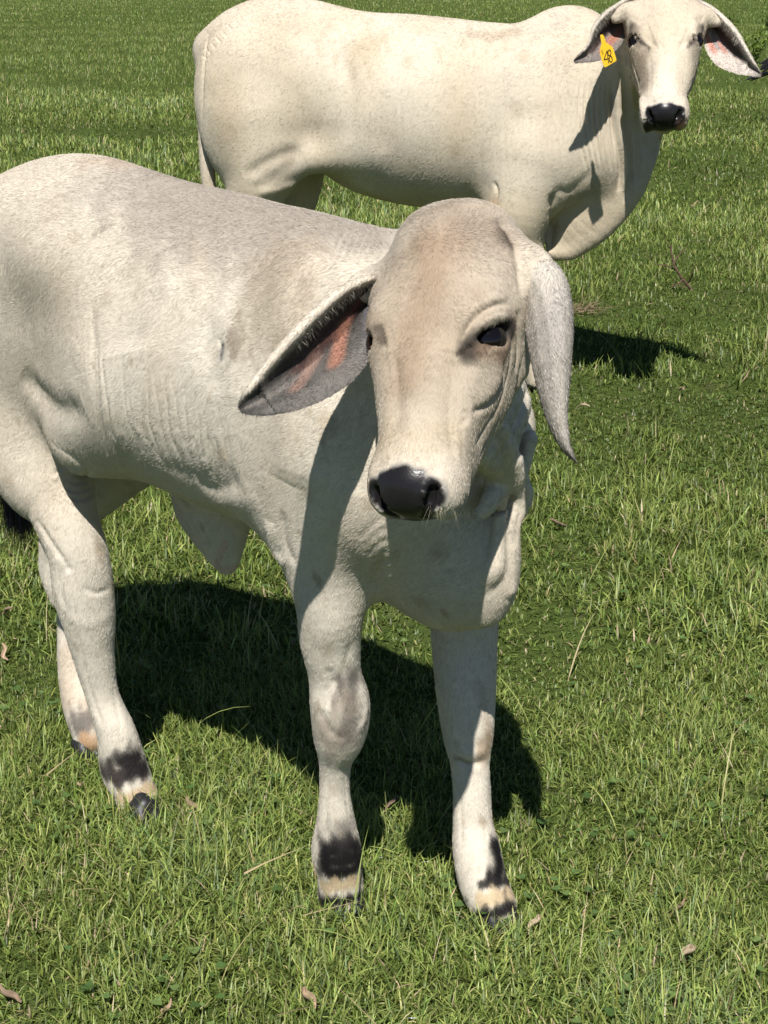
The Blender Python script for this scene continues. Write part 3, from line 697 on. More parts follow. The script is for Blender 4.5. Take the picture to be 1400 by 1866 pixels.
# muzzle: white surround, wet black pad
nz = wav(V, 110, 5) * .22
inpad = np.clip((hl[:, 0] - 23.9 - .05 * hl[:, 1] ** 2 + nz) * 1.5, 0, 1) * np.clip((3.75 - np.abs(hl[:, 1] + .35) + nz) * 1.5, 0, 1) * np.clip((hl[:, 2] + 10.6) * 2, 0, 1)
nost = 0
for g in (-1, 1): nost = np.maximum(nost, np.clip((2.0 - np.linalg.norm((hl - np.array([26.8, g * 3.8, -1.9])) * np.array([.8, 1, .8]), axis=1) + nz) * 1.6, 0, 1))
mix(np.clip(np.exp(-((hl[:, 0] - 26) / 5) ** 2 - (hl[:, 1] / 9) ** 2) * (np.abs(hl[:, 2] + 5) < 12), 0, 1) * .4, (.64, .58, .50))
wet = np.maximum(np.maximum(inpad, nost), nostril_mask(HD, V)); mix(wet, BLACK)
PT([(385, 1030), (410, 1036), (432, 1030)], .006, (.62, .46, .40), .8, 2)
# knees, pasterns
PT([(644, 1235), (640, 1290), (632, 1345)], .019, (.075, .068, .065), .85, 1.2, .4, 130); PT([(640, 1290), (590, 1330), (640, 1350)], .026, (.30, .265, .225), .5, 1.2, .4, 100)
PT([(580, 1310), (600, 1350)], .020, (.33, .28, .23), .5, 1.2, .4, 100); PT([(890, 1345), (886, 1375)], .018, (.30, .22, .14), .8, 1.2, .4, 100); PT([(832, 1382), (856, 1392)], .006, (.2, .16, .12), .6)
PT([(600, 1548), (645, 1540), (648, 1580), (598, 1588), (600, 1548), (646, 1564), (600, 1568)], .021, (.008, .007, .008), 1, 2.2, .28, 120); PT([(622, 1508), (632, 1520)], .022, (.05, .045, .045), .6, 1.2, .3, 150)
PT([(590, 1614), (622, 1612), (655, 1602)], .013, (.52, .42, .28), .92, 2.5, .25, 120)
PT([(585, 1642), (622, 1642), (662, 1632)], .013, BLACK, 1, 2, .35, 160)
PT([(905, 1540), (910, 1575), (905, 1600)], .021, (.008, .007, .008), 1, 2.5, .25, 130); PT([(880, 1610), (925, 1604)], .010, BLACK, .95, 2.5, .3, 130)
PT([(880, 1640), (905, 1634), (932, 1627)], .014, (.52, .42, .28), .92, 2.5, .25, 120); PT([(872, 1668), (905, 1662), (942, 1648)], .014, BLACK, 1, 2, .35, 160)
PT([(222, 1385), (250, 1380), (235, 1396), (262, 1400), (212, 1416)], .024, (.022, .018, .020), 1, 2, .32, 120); PT([(195, 1400), (212, 1418)], .02, (.06, .05, .05), .8, 2, .3, 120)
PT([(222, 1456), (250, 1449), (280, 1434)], .015, (.50, .39, .26), .92, 2.5, .25, 120); PT([(240, 1484), (268, 1478), (294, 1464)], .014, BLACK, 1, 2, .35, 160)
PT([(150, 1318), (165, 1310)], .03, (.07, .06, .06), .8, 2, .3, 140); PT([(158, 1350), (165, 1370)], .022, (.42, .27, .15), .9, 2, .2, 120); PT([(120, 1200), (125, 1270)], .03, (.45, .35, .26), .5)
# the ears are leaves of skin joined to the same body
U = [(684, 500), (664, 503), (620, 521), (565, 565), (505, 632), (462, 690), (441, 720), (434, 741)]; Lw = [(694, 565), (684, 612), (672, 655), (636, 700), (570, 738), (505, 755), (465, 757), (441, 753)]
pf = lambda t: np.interp(t, [0, .05, .10, .17, .30, .5, .75, 1], [.0, -.28, -.32, .0, .55, .72, .42, 0.1])
E1 = ear_sheet(U, Lw, [2.0, 1.945, 1.90, 1.87, 1.85], pf, lambda s_: .045 * (math.sin(math.pi * min(s_ * 1.0 + .18, 1)) ** .6 if s_ < .82 else .4 * (1 - s_) / .18 + .02), 64, 40)
c1 = ear_cols(E1[2], E1[3], (.085, .078, .07), (.46, .42, .36), (.10, .09, .08), (.04, .038, .035), 0)
s1, t1 = E1[2][:, 0], E1[2][:, 1]; inn = E1[3] > 0
for (sa, ta, sb, tb, wd, cc, stg) in ((.0, .38, .20, .42, .15, (.03, .026, .024), .95), (.16, .30, .34, .34, .11, (.10, .04, .03), .9), (.36, .34, .62, .42, .07, (.12, .06, .05), .85), (.06, .62, .2, .9, .10, (.10, .095, .105), .8), (.28, .42, .41, .68, .06, (.33, .155, .105), .85), (.50, .48, .66, .66, .055, (.26, .16, .125), .7), (.15, .2, .8, .3, .10, (.05, .045, .04), .85), (.3, .9, .8, .9, .12, (.17, .155, .14), .7), (.70, .5, .9, .55, .09, (.20, .18, .16), .7), (.06, .05, .85, .055, .085, (.54, .48, .39), 1.0)):
    p_ = np.stack([s1, t1], 1); A_ = np.array([sa, ta]); B_ = np.array([sb, tb]) - A_; tt = np.clip(((p_ - A_) @ B_) / (B_ @ B_), 0, 1)
    dd = np.linalg.norm((p_ - A_ - tt[:, None] * B_) * np.array([1, .8]), axis=1); f = (stg * np.exp(-(dd / wd) ** 4) * inn)[:, None]; c1 = c1 * (1 - f) + np.array(cc) * f
U = [(945, 470), (975, 462), (1015, 480), (1038, 525), (1045, 600), (1040, 680), (1034, 750), (1037, 800), (1050, 838)]; Lw = [(932, 500), (938, 515), (949, 545), (960, 617), (972, 680), (986, 735), (1005, 787), (1030, 826), (1049, 842)]
pf2 = lambda t: np.interp(t, [0, .1, .25, .5, .75, .92, 1], [1.0, .45, .1, 0, .3, .75, 1.0])
E2 = ear_sheet(U, Lw, [2.0, 1.925, 1.885, 1.865, 1.86, 1.855, 1.85], pf2, lambda s_: .05 * max(1 - s_ * .85, .05), 64, 34)
c2 = ear_cols(E2[2], E2[3], (.37, .335, .29), (.30, .25, .22), (.12, .10, .09), (.05, .045, .04), 0)
s2, t2 = E2[2][:, 0], E2[2][:, 1]; f = np.clip(1.15 - s2 / .28, 0, 1)[:, None]; c2 = c2 * (1 - f) + np.array(CREAM) * f
f = (.5 * np.exp(-((t2 - .35) / .25) ** 2) * (s2 < .5) * np.clip((s2 - .15) * 6, 0, 1))[:, None]; c2 = c2 * (1 - f) + np.array((.27, .24, .225)) * f
f = (np.exp(-((1 - t2) / .06) ** 2) * np.clip((s2 - .45) * 4, 0, 1))[:, None]; c2 = c2 * (1 - f) + np.array((.07, .05, .045)) * f
hf = (np.clip((hl[:, 0] + 19) / 3, 0, 1) * np.clip((31 - hl[:, 0]) / 11, 0, 1) * np.clip((13 - np.abs(hl[:, 1])) / 4, 0, 1) * np.clip((hl[:, 2] + 17) / 6, 0, 1))[:, None]; col *= 1 - hf * np.array([.19, .215, .235])
col *= np.where(wet[:, None] > .3, 1, np.array([.915, .88, .825])); BV, BQ, BC, BW = V, Q, col, wet
for EV, EQ, EC in ((E1[0], E1[1], c1), (E2[0], E2[1], c2)):
    BQ = np.concatenate([BQ, EQ + len(BV)]); BV = np.concatenate([BV, EV]); BC = np.concatenate([BC, EC]); BW = np.concatenate([BW, np.zeros(len(EV))])
calf = mesh_obj('calf', BV, BQ, MAT_HIDE, attrs=dict(tint=np.clip(BC, 0, 1), wet=BW))
tag(calf, 'smaller cream calf in front, its drooping-eared head turned to the viewer, no ear tag', 'calf')

for g in (-1, 1): eyeball(HD, g, calf)

for (px, py, fw_) in ((632, 1655, (.15, -1, 0)), (906, 1682, (.3, -.95, 0)), (266, 1496, (.6, -.8, 0)), (160, 1376, (.6, -.8, 0))):
    make_hoof(px, py, fw_, calf, .70 if px < 300 else .82)

# coat, fringe, lashes, whiskers, tail switch
WH = SK.hit(803, 432)
def calf_flow(p, n):
    h = HD.loc(p); wh = np.clip((h[:, 0] + 16) / 3, 0, 1) * np.clip((15 - np.linalg.norm(h * np.array([.45, 1, 1]) - np.array([2, 0, -6]), axis=1)) / 4, 0, 1)
    FRc = calf_frame; a = (p - FRc.o) @ FRc.h
    body = -FRc.h * .75 - FRc.u * .65; leg = np.array([0, 0, -1.0]); wl = np.clip((.66 - p[:, 2]) / .1, 0, 1)
    f = body * (1 - wl[:, None]) + leg * wl[:, None]; rad = p - WH; rad /= np.linalg.norm(rad, axis=1)[:, None] + 1e-9
    return f * (1 - wh[:, None]) + rad * wh[:, None]
calf_frame = Frame((.06, 2.20, 0), (.75, -.661, 0))
NB_ = vnormals(BV, BQ); nb = len(V); keep = (BW < .25).astype(float); keep[nb:] *= .999
def calf_len(p): h = HD.loc(p); f = np.clip((np.linalg.norm(h - np.array([8, 0, -4]), axis=1) - 14) / 10, 0, 1); return .7 + .3 * f
FD = 1.0
if FD > 0:
    fur('coat', BV[:nb], BQ[:len(Q)], NB_[:nb], BC[:nb], keep[:nb], calf_flow, 260000 * FD, .0066, .0008, calf, 3, .15, calf_len)
    for E, m_, cE, sd_ in ((E1, 64 * 40, c1, 5), (E2, 64 * 34, c2, 6)):
        fur('coat', E[0], E[1], vnormals(E[0], E[1]), cE, np.ones(len(E[0])), lambda p, n, E=E: np.tile(E[4][-1, 5] - E[4][0, 5], (len(p), 1)) * 1.0, 300000 * FD, .0048, .0008, calf, sd_, .22, None, .36)
rg = np.random.default_rng(21)
s_ = rg.uniform(.02, .56, 230); t_ = rg.uniform(.13, .19, 230); p0, n0 = on_sheet(E1, s_, t_, 64, 40)
dn = E1[4][(s_ * 63).astype(int), 30] - p0; dn /= np.linalg.norm(dn, axis=1)[:, None]; dn = dn + n0 * .15 + rg.normal(0, .35, (230, 3))
SVv, SF, sm = strands(p0 + n0 * .003, dn, rg.uniform(.004, .013, 230), .00035, .3, 4, 3); fc = np.array([(.50, .46, .38), (.10, .09, .08), (.30, .27, .22)])[rg.choice(3, 230, p=[.4, .3, .3])]
strand_obj('ear_fringe', SVv, SF, sm, fc, calf)
def lashes(HDx, parent, sc=1.0):
    for g in (-1, 1):
        ce = HDx.p(4.6, g * 5.95, -2.2); n_ = nrm(HDx.v * g * .72 + HDx.w * .69); t_ = nrm(HDx.v * g * .69 - HDx.w * .72); ax = nrm(t_ * .86 - HDx.u * .5); upd = nrm(np.cross(n_, ax)); upd = upd * (-1 if upd @ HDx.u > 0 else 1)
        th = rg.uniform(-.1, 3.2, 130); r = 2.25 * HDx.s
        p0 = ce + (np.cos(th)[:, None] * ax * 2.0 + np.sin(th)[:, None] * upd * 1.35 + n_ * 1.65) * HDx.s
        d = n_ * .8 + np.cos(th)[:, None] * ax * .35 + upd * .1 - HDx.w * 0 + HDx.u * .5 + rg.normal(0, .12, (130, 3))
        v, f, m = strands(p0, d, rg.uniform(.012, .020, 130) * sc, .0007 * sc, .7, 4, 5); strand_obj('eyelashes', v, f, m, np.tile((.012, .011, .010), (130, 1)), parent)
lashes(HD, calf)
p0 = np.array([SK.hit(x, y) for x, y in zip(rg.uniform(782, 848, 36), rg.uniform(920, 934, 36))])
v, f, m = strands(p0, np.tile((0, -.35, -1.0), (36, 1)) + rg.normal(0, .35, (36, 3)), rg.uniform(.008, .026, 36), .00028, .2, 4, 6); strand_obj('chin_hair', v, f, m, np.tile((.42, .38, .27), (36, 1)), calf)
n = 2200; T0 = L(24, 850, 0); T1 = L(34, 905, 0); p0 = T0 + rg.random((n, 1)) * (T1 - T0) + rg.normal(0, .012, (n, 3))
v, f, m = strands(p0, np.tile((T1 - T0) / np.linalg.norm(T1 - T0) + np.array([0, 0, -.6]), (n, 1)) + rg.normal(0, .22, (n, 3)), rg.uniform(.06, .125, n), .0016, .5, 6, 7, .5); strand_obj('tail_switch', v, f, m, np.array([(.010, .009, .009)]) * rg.uniform(.6, 2.2, (n, 1)), calf)
# ---------------------------------------------------------------- the cow behind
FR = Frame((.54, 5.75, 0), (.985, -.17, 0)); W, L = FR.W, FR.L
S = SDF()
EL(-.15, 0, .97, (.52, .265, .325), .08); EL(-.47, 0, 1.0, (.42, .29, .325), .10); EL(-.93, 0, 1.12, (.31, .24, .25), .12)
limb(S, [(W(-1.2, 0, 1.22), .06), (W(-1.08, 0, 1.31), .05), (W(-.9, 0, 1.345), .05), (W(-.6, 0, 1.29), .045), (W(-.3, 0, 1.25), .045), (W(-.05, 0, 1.235), .05), (W(.1, 0, 1.24), .06)], .09)
S.ell(W(.12, 0, 1.24), (.17, .085, .135), [FR.h, FR.r, FR.u], .06)
for g in (-1, 1):
    EL(.04, g * .15, .97, (.17, .10, .30), .12, -.2); EL(.2, g * .14, .88, (.15, .09, .15), .1)
    EL(-1.02, g * .14, 1.0, (.20, .125, .30), .10, .05)
    S.cone(W(-.89, g * .17, .82), W(-.55, g * .2, .88), .045, .02, .10)
EL(.20, 0, .90, (.19, .16, .21), .10)
for g, af, ah in ((1, 0, 0), (-1, -.03, .12)):
    limb(S, [(W(.03 + af * .3, g * .16, .86), .15), (W(-.02 + af * .6, g * .185, .70), .125), (W(-.02 + af, g * .18, .58), .088), (W(.03 + af, g * .155, .44), .055), (W(.025 + af, g * .155, .38), .052), (W(.02 + af, g * .155, .25), .034), (W(.03 + af, g * .15, .14), .044), (W(.06 + af, g * .15, .05), .045)], .07)
    limb(S, [(W(-.98, g * .12, .98), .18), (W(-.97 + ah * .3, g * .17, .80), .125), (W(-1.05 + ah, g * .16, .63), .08), (W(-1.12 + ah, g * .14, .50), .052), (W(-1.11 + ah, g * .14, .44), .052), (W(-1.08 + ah, g * .13, .28), .036), (W(-1.06 + ah, g * .13, .15), .046), (W(-1.01 + ah, g * .13, .05), .046)], .05)
limb(S, [(W(-1.08, 0, 1.30), .05), (W(-1.17, .02, 1.22), .042), (W(-1.205, .05, 1.05), .034), (W(-1.205, .09, .8), .028), (W(-1.19, .09, .6), .022), (W(-1.19, .09, .5), .012)], .02)
# head, neck, dewlap
HA = Head(P(1213, 48, 5.30), (-.085, -.70, -.72), (.985, -.17, 0.02), 1.26)
HA.eye_c = (3.4, 8.3, -1.5); HA.build(S)
NB = HA.p(-7, 0, -10)
limb(S, [(W(.05, 0, 1.0), .25), (W(.24, 0, 1.02), .20), ((W(.24, 0, 1.02) + NB) / 2, .155), (NB, .105)], .1, sq=(FR.r, .68))
limb(S, [(L(1016, 462, .09), .022), (L(1050, 455, .09), .024), (L(1105, 410, .09), .024), (L(1152, 350, .07), .024), (L(1180, 300, .02), .024), (L(1192, 240, -.03), .03), (HA.p(8, 1, -13), .03)], .06)
limb(S, [(L(1030, 425, .09), .075), (L(1080, 385, .11), .10), (L(1130, 310, .11), .11), (L(1150, 200, .07), .09)], .05, sq=(FR.r, .42))
for o_, y0, x0 in ((0, 320, 1135), (12, 290, 1150), (-14, 330, 1118)):
    limb(S, [(L(x0, y0, .10), .012), (L(x0 + 2, 230, .10), .013), (L(x0 - 4 + o_ * .3, 160, .10), .015), (L(1140 + o_ * .5, 90, .08), .02)], .03)
limb(S, [(HA.p(-3, 5, -6), .045), (P(1280, 30, 5.37), .03), (P(1306, 40, 5.36), .016)], .05); limb(S, [(HA.p(-3, -5, -6), .045), (P(1146, 22, 5.37), .03), (P(1122, 34, 5.36), .016)], .05)
HA.holes(S)
V, Q = S.mesh(.018); V = relax(V, Q, 1, .4)
V, Q = subdiv(V, Q); V = S.project(V, 1); SK = Skin(V, Q)
if NSUB > 1: V, Q = subdiv(V, Q); V = S.project(V, 1)
V = S.project(relax(V, Q, 1, .3), 1)
N0 = vnormals(V, Q); disp = np.zeros(len(V))
ST([(445, 322), (480, 300), (515, 282), (552, 275)], 24, -9); ST([(450, 345), (490, 330), (530, 300), (555, 285)], 26, -4); ST([(470, 350), (510, 345), (545, 330)], 18, 6)
ST([(615, 30), (608, 80), (640, 160), (630, 260)], 30, -7); ST([(590, 40), (640, 60)], 30, 5)
ST([(900, 330), (906, 352), (896, 385)], 9, -7); ST([(1005, 380), (1015, 350), (1045, 345), (1090, 300)], 20, -5); ST([(1008, 350), (1006, 400), (1002, 460)], 16, -12)
ST([(1020, 400), (1060, 375), (1085, 345)], 18, -4)
ST([(940, 60), (960, 150), (955, 250)], 40, -4); ST([(640, 330), (740, 370), (850, 375)], 30, 5)
ST([(720, 60), (700, 180), (700, 280)], 40, -4); ST([(380, 60), (372, 120), (368, 220)], 8, -5)
for k in range(8): ST([(368 + k * 7 + k * k * .5, 100 - k * 11), (378 + k * 7 + k * k * .5, 108 - k * 10)], 4, -2.5)
for k in range(26): x = 690 + k * 13 + 4 * math.sin(k * 5.3); ST([(x, 150 + 50 * math.sin(k * 2.1)), (x + 4, 230), (x + 10, 320 + 20 * math.sin(k * 3.3))], 8, -.7 + .5 * math.sin(k * 1.7))
for k in range(12): x = 1000 + k * 9; ST([(x + 4, 120 + k * 4), (x + 2, 190), (x + 4 + k * .5, 270)], 7, -2.6)
for k in range(7): ST([(1060 + k * 9, 150), (1056 + k * 10, 230), (1070 + k * 9, 310)], 7, -5); ST([(1064 + k * 9, 150), (1060 + k * 10, 230), (1074 + k * 9, 310)], 7, 3.5)
for pts in ([(1128, 90), (1136, 160), (1146, 240), (1150, 310), (1142, 370)], [(1140, 120), (1150, 200), (1162, 280), (1160, 340)], [(1112, 150), (1118, 230), (1132, 300), (1128, 350)], [(1155, 150), (1165, 220), (1175, 280)]):
    ST(pts, 12, -13); ST([(x_ + 10, y_) for x_, y_ in pts], 12, 8)
for k in range(6):
    ST([(1152 + k * 5, 28 + k * 1.5), (1163 + k * 5, 52 + k * 3), (1180 + k * 4, 78 + k * 3)], 4.5, -3); ST([(1283 - k * 5, 26 + k * 1.5), (1273 - k * 5, 52 + k * 3), (1256 - k * 4, 78 + k * 3)], 4.5, -3)
ST([(1160, 72), (1172, 80), (1183, 88)], 5, -4); ST([(1270, 72), (1258, 80), (1252, 87)], 5, -4)
ST([(1152, 108), (1160, 135), (1167, 160)], 5, -4); ST([(1185, 100), (1187, 140), (1183, 170)], 6, -2)
ST([(1178, 220), (1215, 226), (1255, 218)], 3.5, -5)
V = V + N0 * disp[:, None]; hl = HA.loc(V); z = V[:, 2]
col = np.tile(np.array((.60, .55, .46)), (len(V), 1))
mix(.5 + .5 * wav(V, 5, 1), (.64, .60, .52)); mix(.35 * (wav(V, 11, 2) > .1) * np.abs(wav(V, 11, 2)), (.52, .44, .33)); mix(np.clip(wav(V, 30, 9) - .9, 0, 1) * .5, (.42, .35, .26)); mix(.6 * np.clip(wav(V, 3.3, 6), 0, 1), (.49, .435, .36)); mix(.35 * np.clip(wav(V, 8, 4), 0, 1), (.50, .455, .40)); mix(np.clip((.8 - z) / .1, 0, 1) * (z > .2) * .5, (.58, .50, .37))
PT([(520, 40), (580, 45)], .08, (.48, .40, .30), .35); PT([(450, 130), (520, 200)], .2, (.50, .44, .34), .25); PT([(660, 90)], .07, (.46, .39, .28), .55); PT([(860, 62), (900, 66), (940, 55)], .03, (.38, .30, .23), .5)
PT([(490, 300), (520, 285)], .04, (.42, .37, .30), .5); PT([(885, 325)], .03, (.36, .33, .30), .5); PT([(898, 375)], .03, (.62, .40, .25), .6); PT([(1010, 105), (1035, 100)], .045, (.44, .39, .32), .5); PT([(1020, 40)], .04, (.46, .42, .37), .5)
PT([(1166, 105), (1174, 155)], .036, (.20, .165, .13), .9, 1.5, .3, 50); PT([(1262, 110)], .03, (.42, .37, .31), .5); PT([(1090, 320), (1070, 350)], .05, (.34, .31, .25), .5)
PT([(1215, 120), (1215, 160)], .05, (.68, .63, .56), .6); PT([(1215, 40)], .08, (.52, .46, .36), .4)
PT([(1151, 50), (1157, 64), (1166, 77)], .019, (.03, .027, .025), .9, 2); PT([(1281, 50), (1275, 64), (1266, 77)], .019, (.03, .027, .025), .9, 2)
PT([(1166, 88), (1158, 60)], .035, (.33, .28, .23), .6); PT([(1266, 88), (1275, 60)], .03, (.36, .31, .26), .55)
PT([(1162, 72), (1183, 88)], .006, (.05, .045, .04), .8); PT([(1268, 72), (1254, 86)], .006, (.05, .045, .04), .8)
mix(np.clip(np.exp(-((hl[:, 0] - 25) / 5) ** 2 - (hl[:, 1] / 9) ** 2) * (np.abs(hl[:, 2] + 5) < 12), 0, 1) * .6, (.62, .57, .53))
nz = wav(V, 90, 5) * .3
wet = np.clip((hl[:, 0] - 24.9 - .02 * hl[:, 1] ** 2 + nz) * 1.6, 0, 1) * np.clip((5.3 - np.abs(hl[:, 1]) + nz) * 1.5, 0, 1) * np.clip((hl[:, 2] + 9.2) * 2, 0, 1)
wet = np.maximum(wet, nostril_mask(HA, V)); mix(wet, BLACK); PT([(1245, 228)], .02, (.45, .22, .15), .8)
for g, af, ah in ((1, 0, 0), (-1, -.03, .12)):
    for c_, zz in ((W(.03 + af, g * .15, .16), .05), (W(-1.06 + ah, g * .13, .17), .05)): paint(V, col, c_[None], zz * 1.2, BLACK, .95, 2, .2, 60)
U = [(1150, -6), (1133, 0), (1111, 14), (1092, 30), (1079, 50), (1070, 80), (1046, 109)]; Lw = [(1150, 40), (1146, 52), (1140, 66), (1130, 84), (1112, 100), (1090, 111), (1048, 115)]
A1 = ear_sheet(U, Lw, [5.42, 5.38, 5.32, 5.27, 5.24], pf, lambda s_: .075 * (math.sin(math.pi * min(s_ + .18, 1)) ** .6 if s_ < .82 else .4 * (1 - s_) / .18 + .02), 40, 26, .005)
k1 = ear_cols(A1[2], A1[3], (.22, .19, .17), (.50, .45, .38), (.13, .115, .10), (.05, .045, .04), 0)
U = [(1272, -2), (1300, 12), (1330, 38), (1344, 55), (1356, 76), (1370, 103), (1388, 133)]; Lw = [(1276, 40), (1280, 60), (1287, 92), (1303, 116), (1324, 128), (1350, 136), (1386, 140)]
A2 = ear_sheet(U, Lw, [5.42, 5.38, 5.32, 5.27, 5.24], pf, lambda s_: .075 * (math.sin(math.pi * min(s_ + .18, 1)) ** .6 if s_ < .82 else .4 * (1 - s_) / .18 + .02), 40, 26, .005)
k2 = ear_cols(A2[2], A2[3], (.50, .44, .39), (.55, .50, .43), (.45, .40, .34), (.10, .09, .075), 0)
def spot(kc, E, lst):
    inn = E[3] > 0; p_ = E[2]
    for (sa, ta, sb, tb, wd, cc, stg) in lst:
        A_ = np.array([sa, ta]); B_ = np.array([sb, tb]) - A_; tt = np.clip(((p_ - A_) @ B_) / (B_ @ B_), 0, 1)
        dd = np.linalg.norm((p_ - A_ - tt[:, None] * B_) * np.array([1, .8]), axis=1); f = (stg * np.exp(-(dd / wd) ** 4) * inn)[:, None]; kc[:] = kc * (1 - f) + np.array(cc) * f
spot(k1, A1, ((.1, .045, .8, .05, .055, (.50, .45, .37), .9), (.2, .35, .7, .45, .12, (.08, .05, .04), .85), (.3, .72, .55, .72, .10, (.38, .17, .12), .95)))
spot(k2, A2, ((.1, .045, .8, .05, .055, (.55, .50, .42), .9), (.15, .3, .6, .38, .14, (.06, .03, .025), .9), (.18, .85, .38, .8, .07, (.46, .21, .16), .95), (.42, .6, .5, .62, .05, (.42, .20, .16), .9), (.3, .6, .4, .7, .05, (.2, .2, .21), .7), (.6, .3, .9, .35, .1, (.06, .06, .04), .8)))
col *= np.where(wet[:, None] > .3, 1, np.array([.87, .83, .765])); BV, BQ, BC, BW = V, Q, col, wet
for EV, EQ, EC in ((A1[0], A1[1], k1), (A2[0], A2[1], k2)):
    BQ = np.concatenate([BQ, EQ + len(BV)]); BV = np.concatenate([BV, EV]); BC = np.concatenate([BC, EC]); BW = np.concatenate([BW, np.zeros(len(EV))])
cow = mesh_obj('cow', BV, BQ, MAT_HIDE, attrs=dict(tint=np.clip(BC, 0, 1), wet=BW))
tag(cow, 'larger cream cow standing side-on behind the calf, wearing a yellow ear tag', 'cow')
for g in (-1, 1): eyeball(HA, g, cow, 2.6, 1.5)
for g, af, ah in ((1, 0, 0), (-1, -.03, .12)):
    make_hoof(0, 0, FR.h, cow, 1.1, W(.08 + af, g * .15, 0)); make_hoof(0, 0, FR.h, cow, 1.1, W(-.99 + ah, g * .13, 0))

adult_frame = FR
def cow_flow(p, n):
    h = HA.loc(p); wh = (np.linalg.norm(h * np.array([.45, 1, 1]) - np.array([2, 0, -6]), axis=1) < 13).astype(float); wl = np.clip((.75 - p[:, 2]) / .1, 0, 1)
    f = (-adult_frame.h * .6 - adult_frame.u * .75) * (1 - wl[:, None]) + np.array([0, 0, -1.0]) * wl[:, None]; return f * (1 - wh[:, None]) + HA.u * wh[:, None]
NB_ = vnormals(BV, BQ); nb = len(V); keep = (BW < .25).astype(float)
if FD > 0:
    fur('coat', BV[:nb], BQ[:len(Q)], NB_[:nb], BC[:nb], keep[:nb], cow_flow, 60000 * FD, .0085, .0016, cow, 8, .13)
    for E, cE, sd_ in ((A1, k1, 9), (A2, k2, 10)):
        fur('coat', E[0], E[1], vnormals(E[0], E[1]), cE, np.ones(len(E[0])), lambda p, n, E=E: np.tile(E[4][-1, 5] - E[4][0, 5], (len(p), 1)), 70000 * FD, .009, .0015, cow, sd_, .25)
for E in (A1, A2):
    s_ = rg.uniform(.05, .6, 300); t_ = rg.uniform(.08, .17, 300); p0, n0 = on_sheet(E, s_, t_, 40, 26)
    dn = E[4][(s_ * 39).astype(int), 20] - p0; dn /= np.linalg.norm(dn, axis=1)[:, None]; dn = dn + n0 * .3 + rg.normal(0, .22, (300, 3))
    v, f, m = strands(p0 + n0 * .004, dn, rg.uniform(.010, .022, 300), .0009, .3, 4, 3); strand_obj('ear_fringe', v, f, m, np.array([(.50, .46, .38), (.30, .27, .22)])[rg.choice(2, 300)], cow)
lashes(HA, cow, 1.2)
n = 900; T0 = W(-1.19, .09, .55); p0 = T0 + rg.random((n, 1)) * np.array([0, 0, -.12]) + rg.normal(0, .012, (n, 3))
v, f, m = strands(p0, np.tile((0, 0, -1.0), (n, 1)) + rg.normal(0, .2, (n, 3)), rg.uniform(.08, .2, n), .003, .3, 5, 7, .4); strand_obj('tail_switch', v, f, m, np.array([(.010, .009, .009)]) * rg.uniform(.6, 2.2, (n, 1)), cow)
# yellow ear tag with black figures
Y_ = 5.17
def flat_prism(name, px, Y0, th, mat, parent, bev=0):
    A = np.array([P(x, y, Y0) for x, y in px]); n_ = nrm(np.cross(A[1] - A[0], A[2] - A[0])); n_ = n_ if n_ @ (C0 - A[0]) > 0 else -n_
    c_ = A.mean(0); k = len(A); B = A - n_ * th; bm = bmesh.new(); va = [bm.verts.new(p) for p in A]; vb = [bm.verts.new(p) for p in B]
    bm.faces.new(va); bm.faces.new(vb[::-1])
    for i in range(k): bm.faces.new([va[i], va[(i + 1) % k], vb[(i + 1) % k], vb[i]])
    bmesh.ops.recalc_face_normals(bm, faces=bm.faces); me = bpy.data.meshes.new(name); bm.to_mesh(me); bm.free(); me.materials.append(mat)
    o = bpy.data.objects.new(name, me); COL.objects.link(o); o.parent = parent; return o
M_TAG = simple_mat('yellow_plastic', (.80, .46, .02), .35, .5); M_INK = simple_mat('black_ink', (.012, .011, .01), .5, .3)
tagp = [(1094, 64), (1098, 62.5), (1101, 66), (1104, 77), (1110, 81), (1117, 86), (1120.5, 98), (1123.5, 108), (1123, 111), (1104, 122.5), (1101.5, 122), (1097, 110), (1093.5, 98), (1094, 88), (1096.5, 80)]
ear_tag = flat_prism('ear_tag', tagp, Y_, .003, M_TAG, cow)
def glyph(strokes, wd):
    bm = bmesh.new(); k = 0
    for st in strokes:
        A = np.array(catmull(np.array(st, float), 6) if len(st) > 2 else st, float)
        d = np.gradient(A, axis=0); d /= np.linalg.norm(d, axis=1)[:, None] + 1e-9; nn = np.stack([-d[:, 1], d[:, 0]], 1) * wd / 2
        Y0 = Y_ - .0012 - k * .0002; k += 1
        vs = [(bm.verts.new(P(*(a + b), Y0)), bm.verts.new(P(*(a - b), Y0))) for a, b in zip(A, nn)]
        for (a, b), (c_, d_) in zip(vs[:-1], vs[1:]): bm.faces.new([a, b, d_, c_])
    me = bpy.data.meshes.new('number'); bm.to_mesh(me); bm.free(); me.materials.append(M_INK); o = bpy.data.objects.new('number', me); COL.objects.link(o); o.parent = ear_tag
glyph([[(1106.3, 91.5), (1107.2, 97), (1109.3, 115)], [(1106.5, 92), (1101.5, 107), (1101.3, 109.2)], [(1101.2, 108.6), (1105, 107.6), (1109.6, 106.2)],
       [(1112.2, 101.3), (1108.9, 99.6), (1108.3, 94.6), (1110.2, 90.8), (1112.8, 92), (1113.6, 96.6), (1112.2, 101.3), (1110.6, 106), (1111.6, 111.2), (1114.4, 112.6), (1116, 109), (1115, 104), (1112.2, 101.3)]], 1.35)
glyph([[(1096.6, 92), (1098.5, 91.2)], [(1096.6, 92), (1096.9, 94.6), (1099, 95), (1099.4, 97.6), (1097.4, 98.6)]], .7)
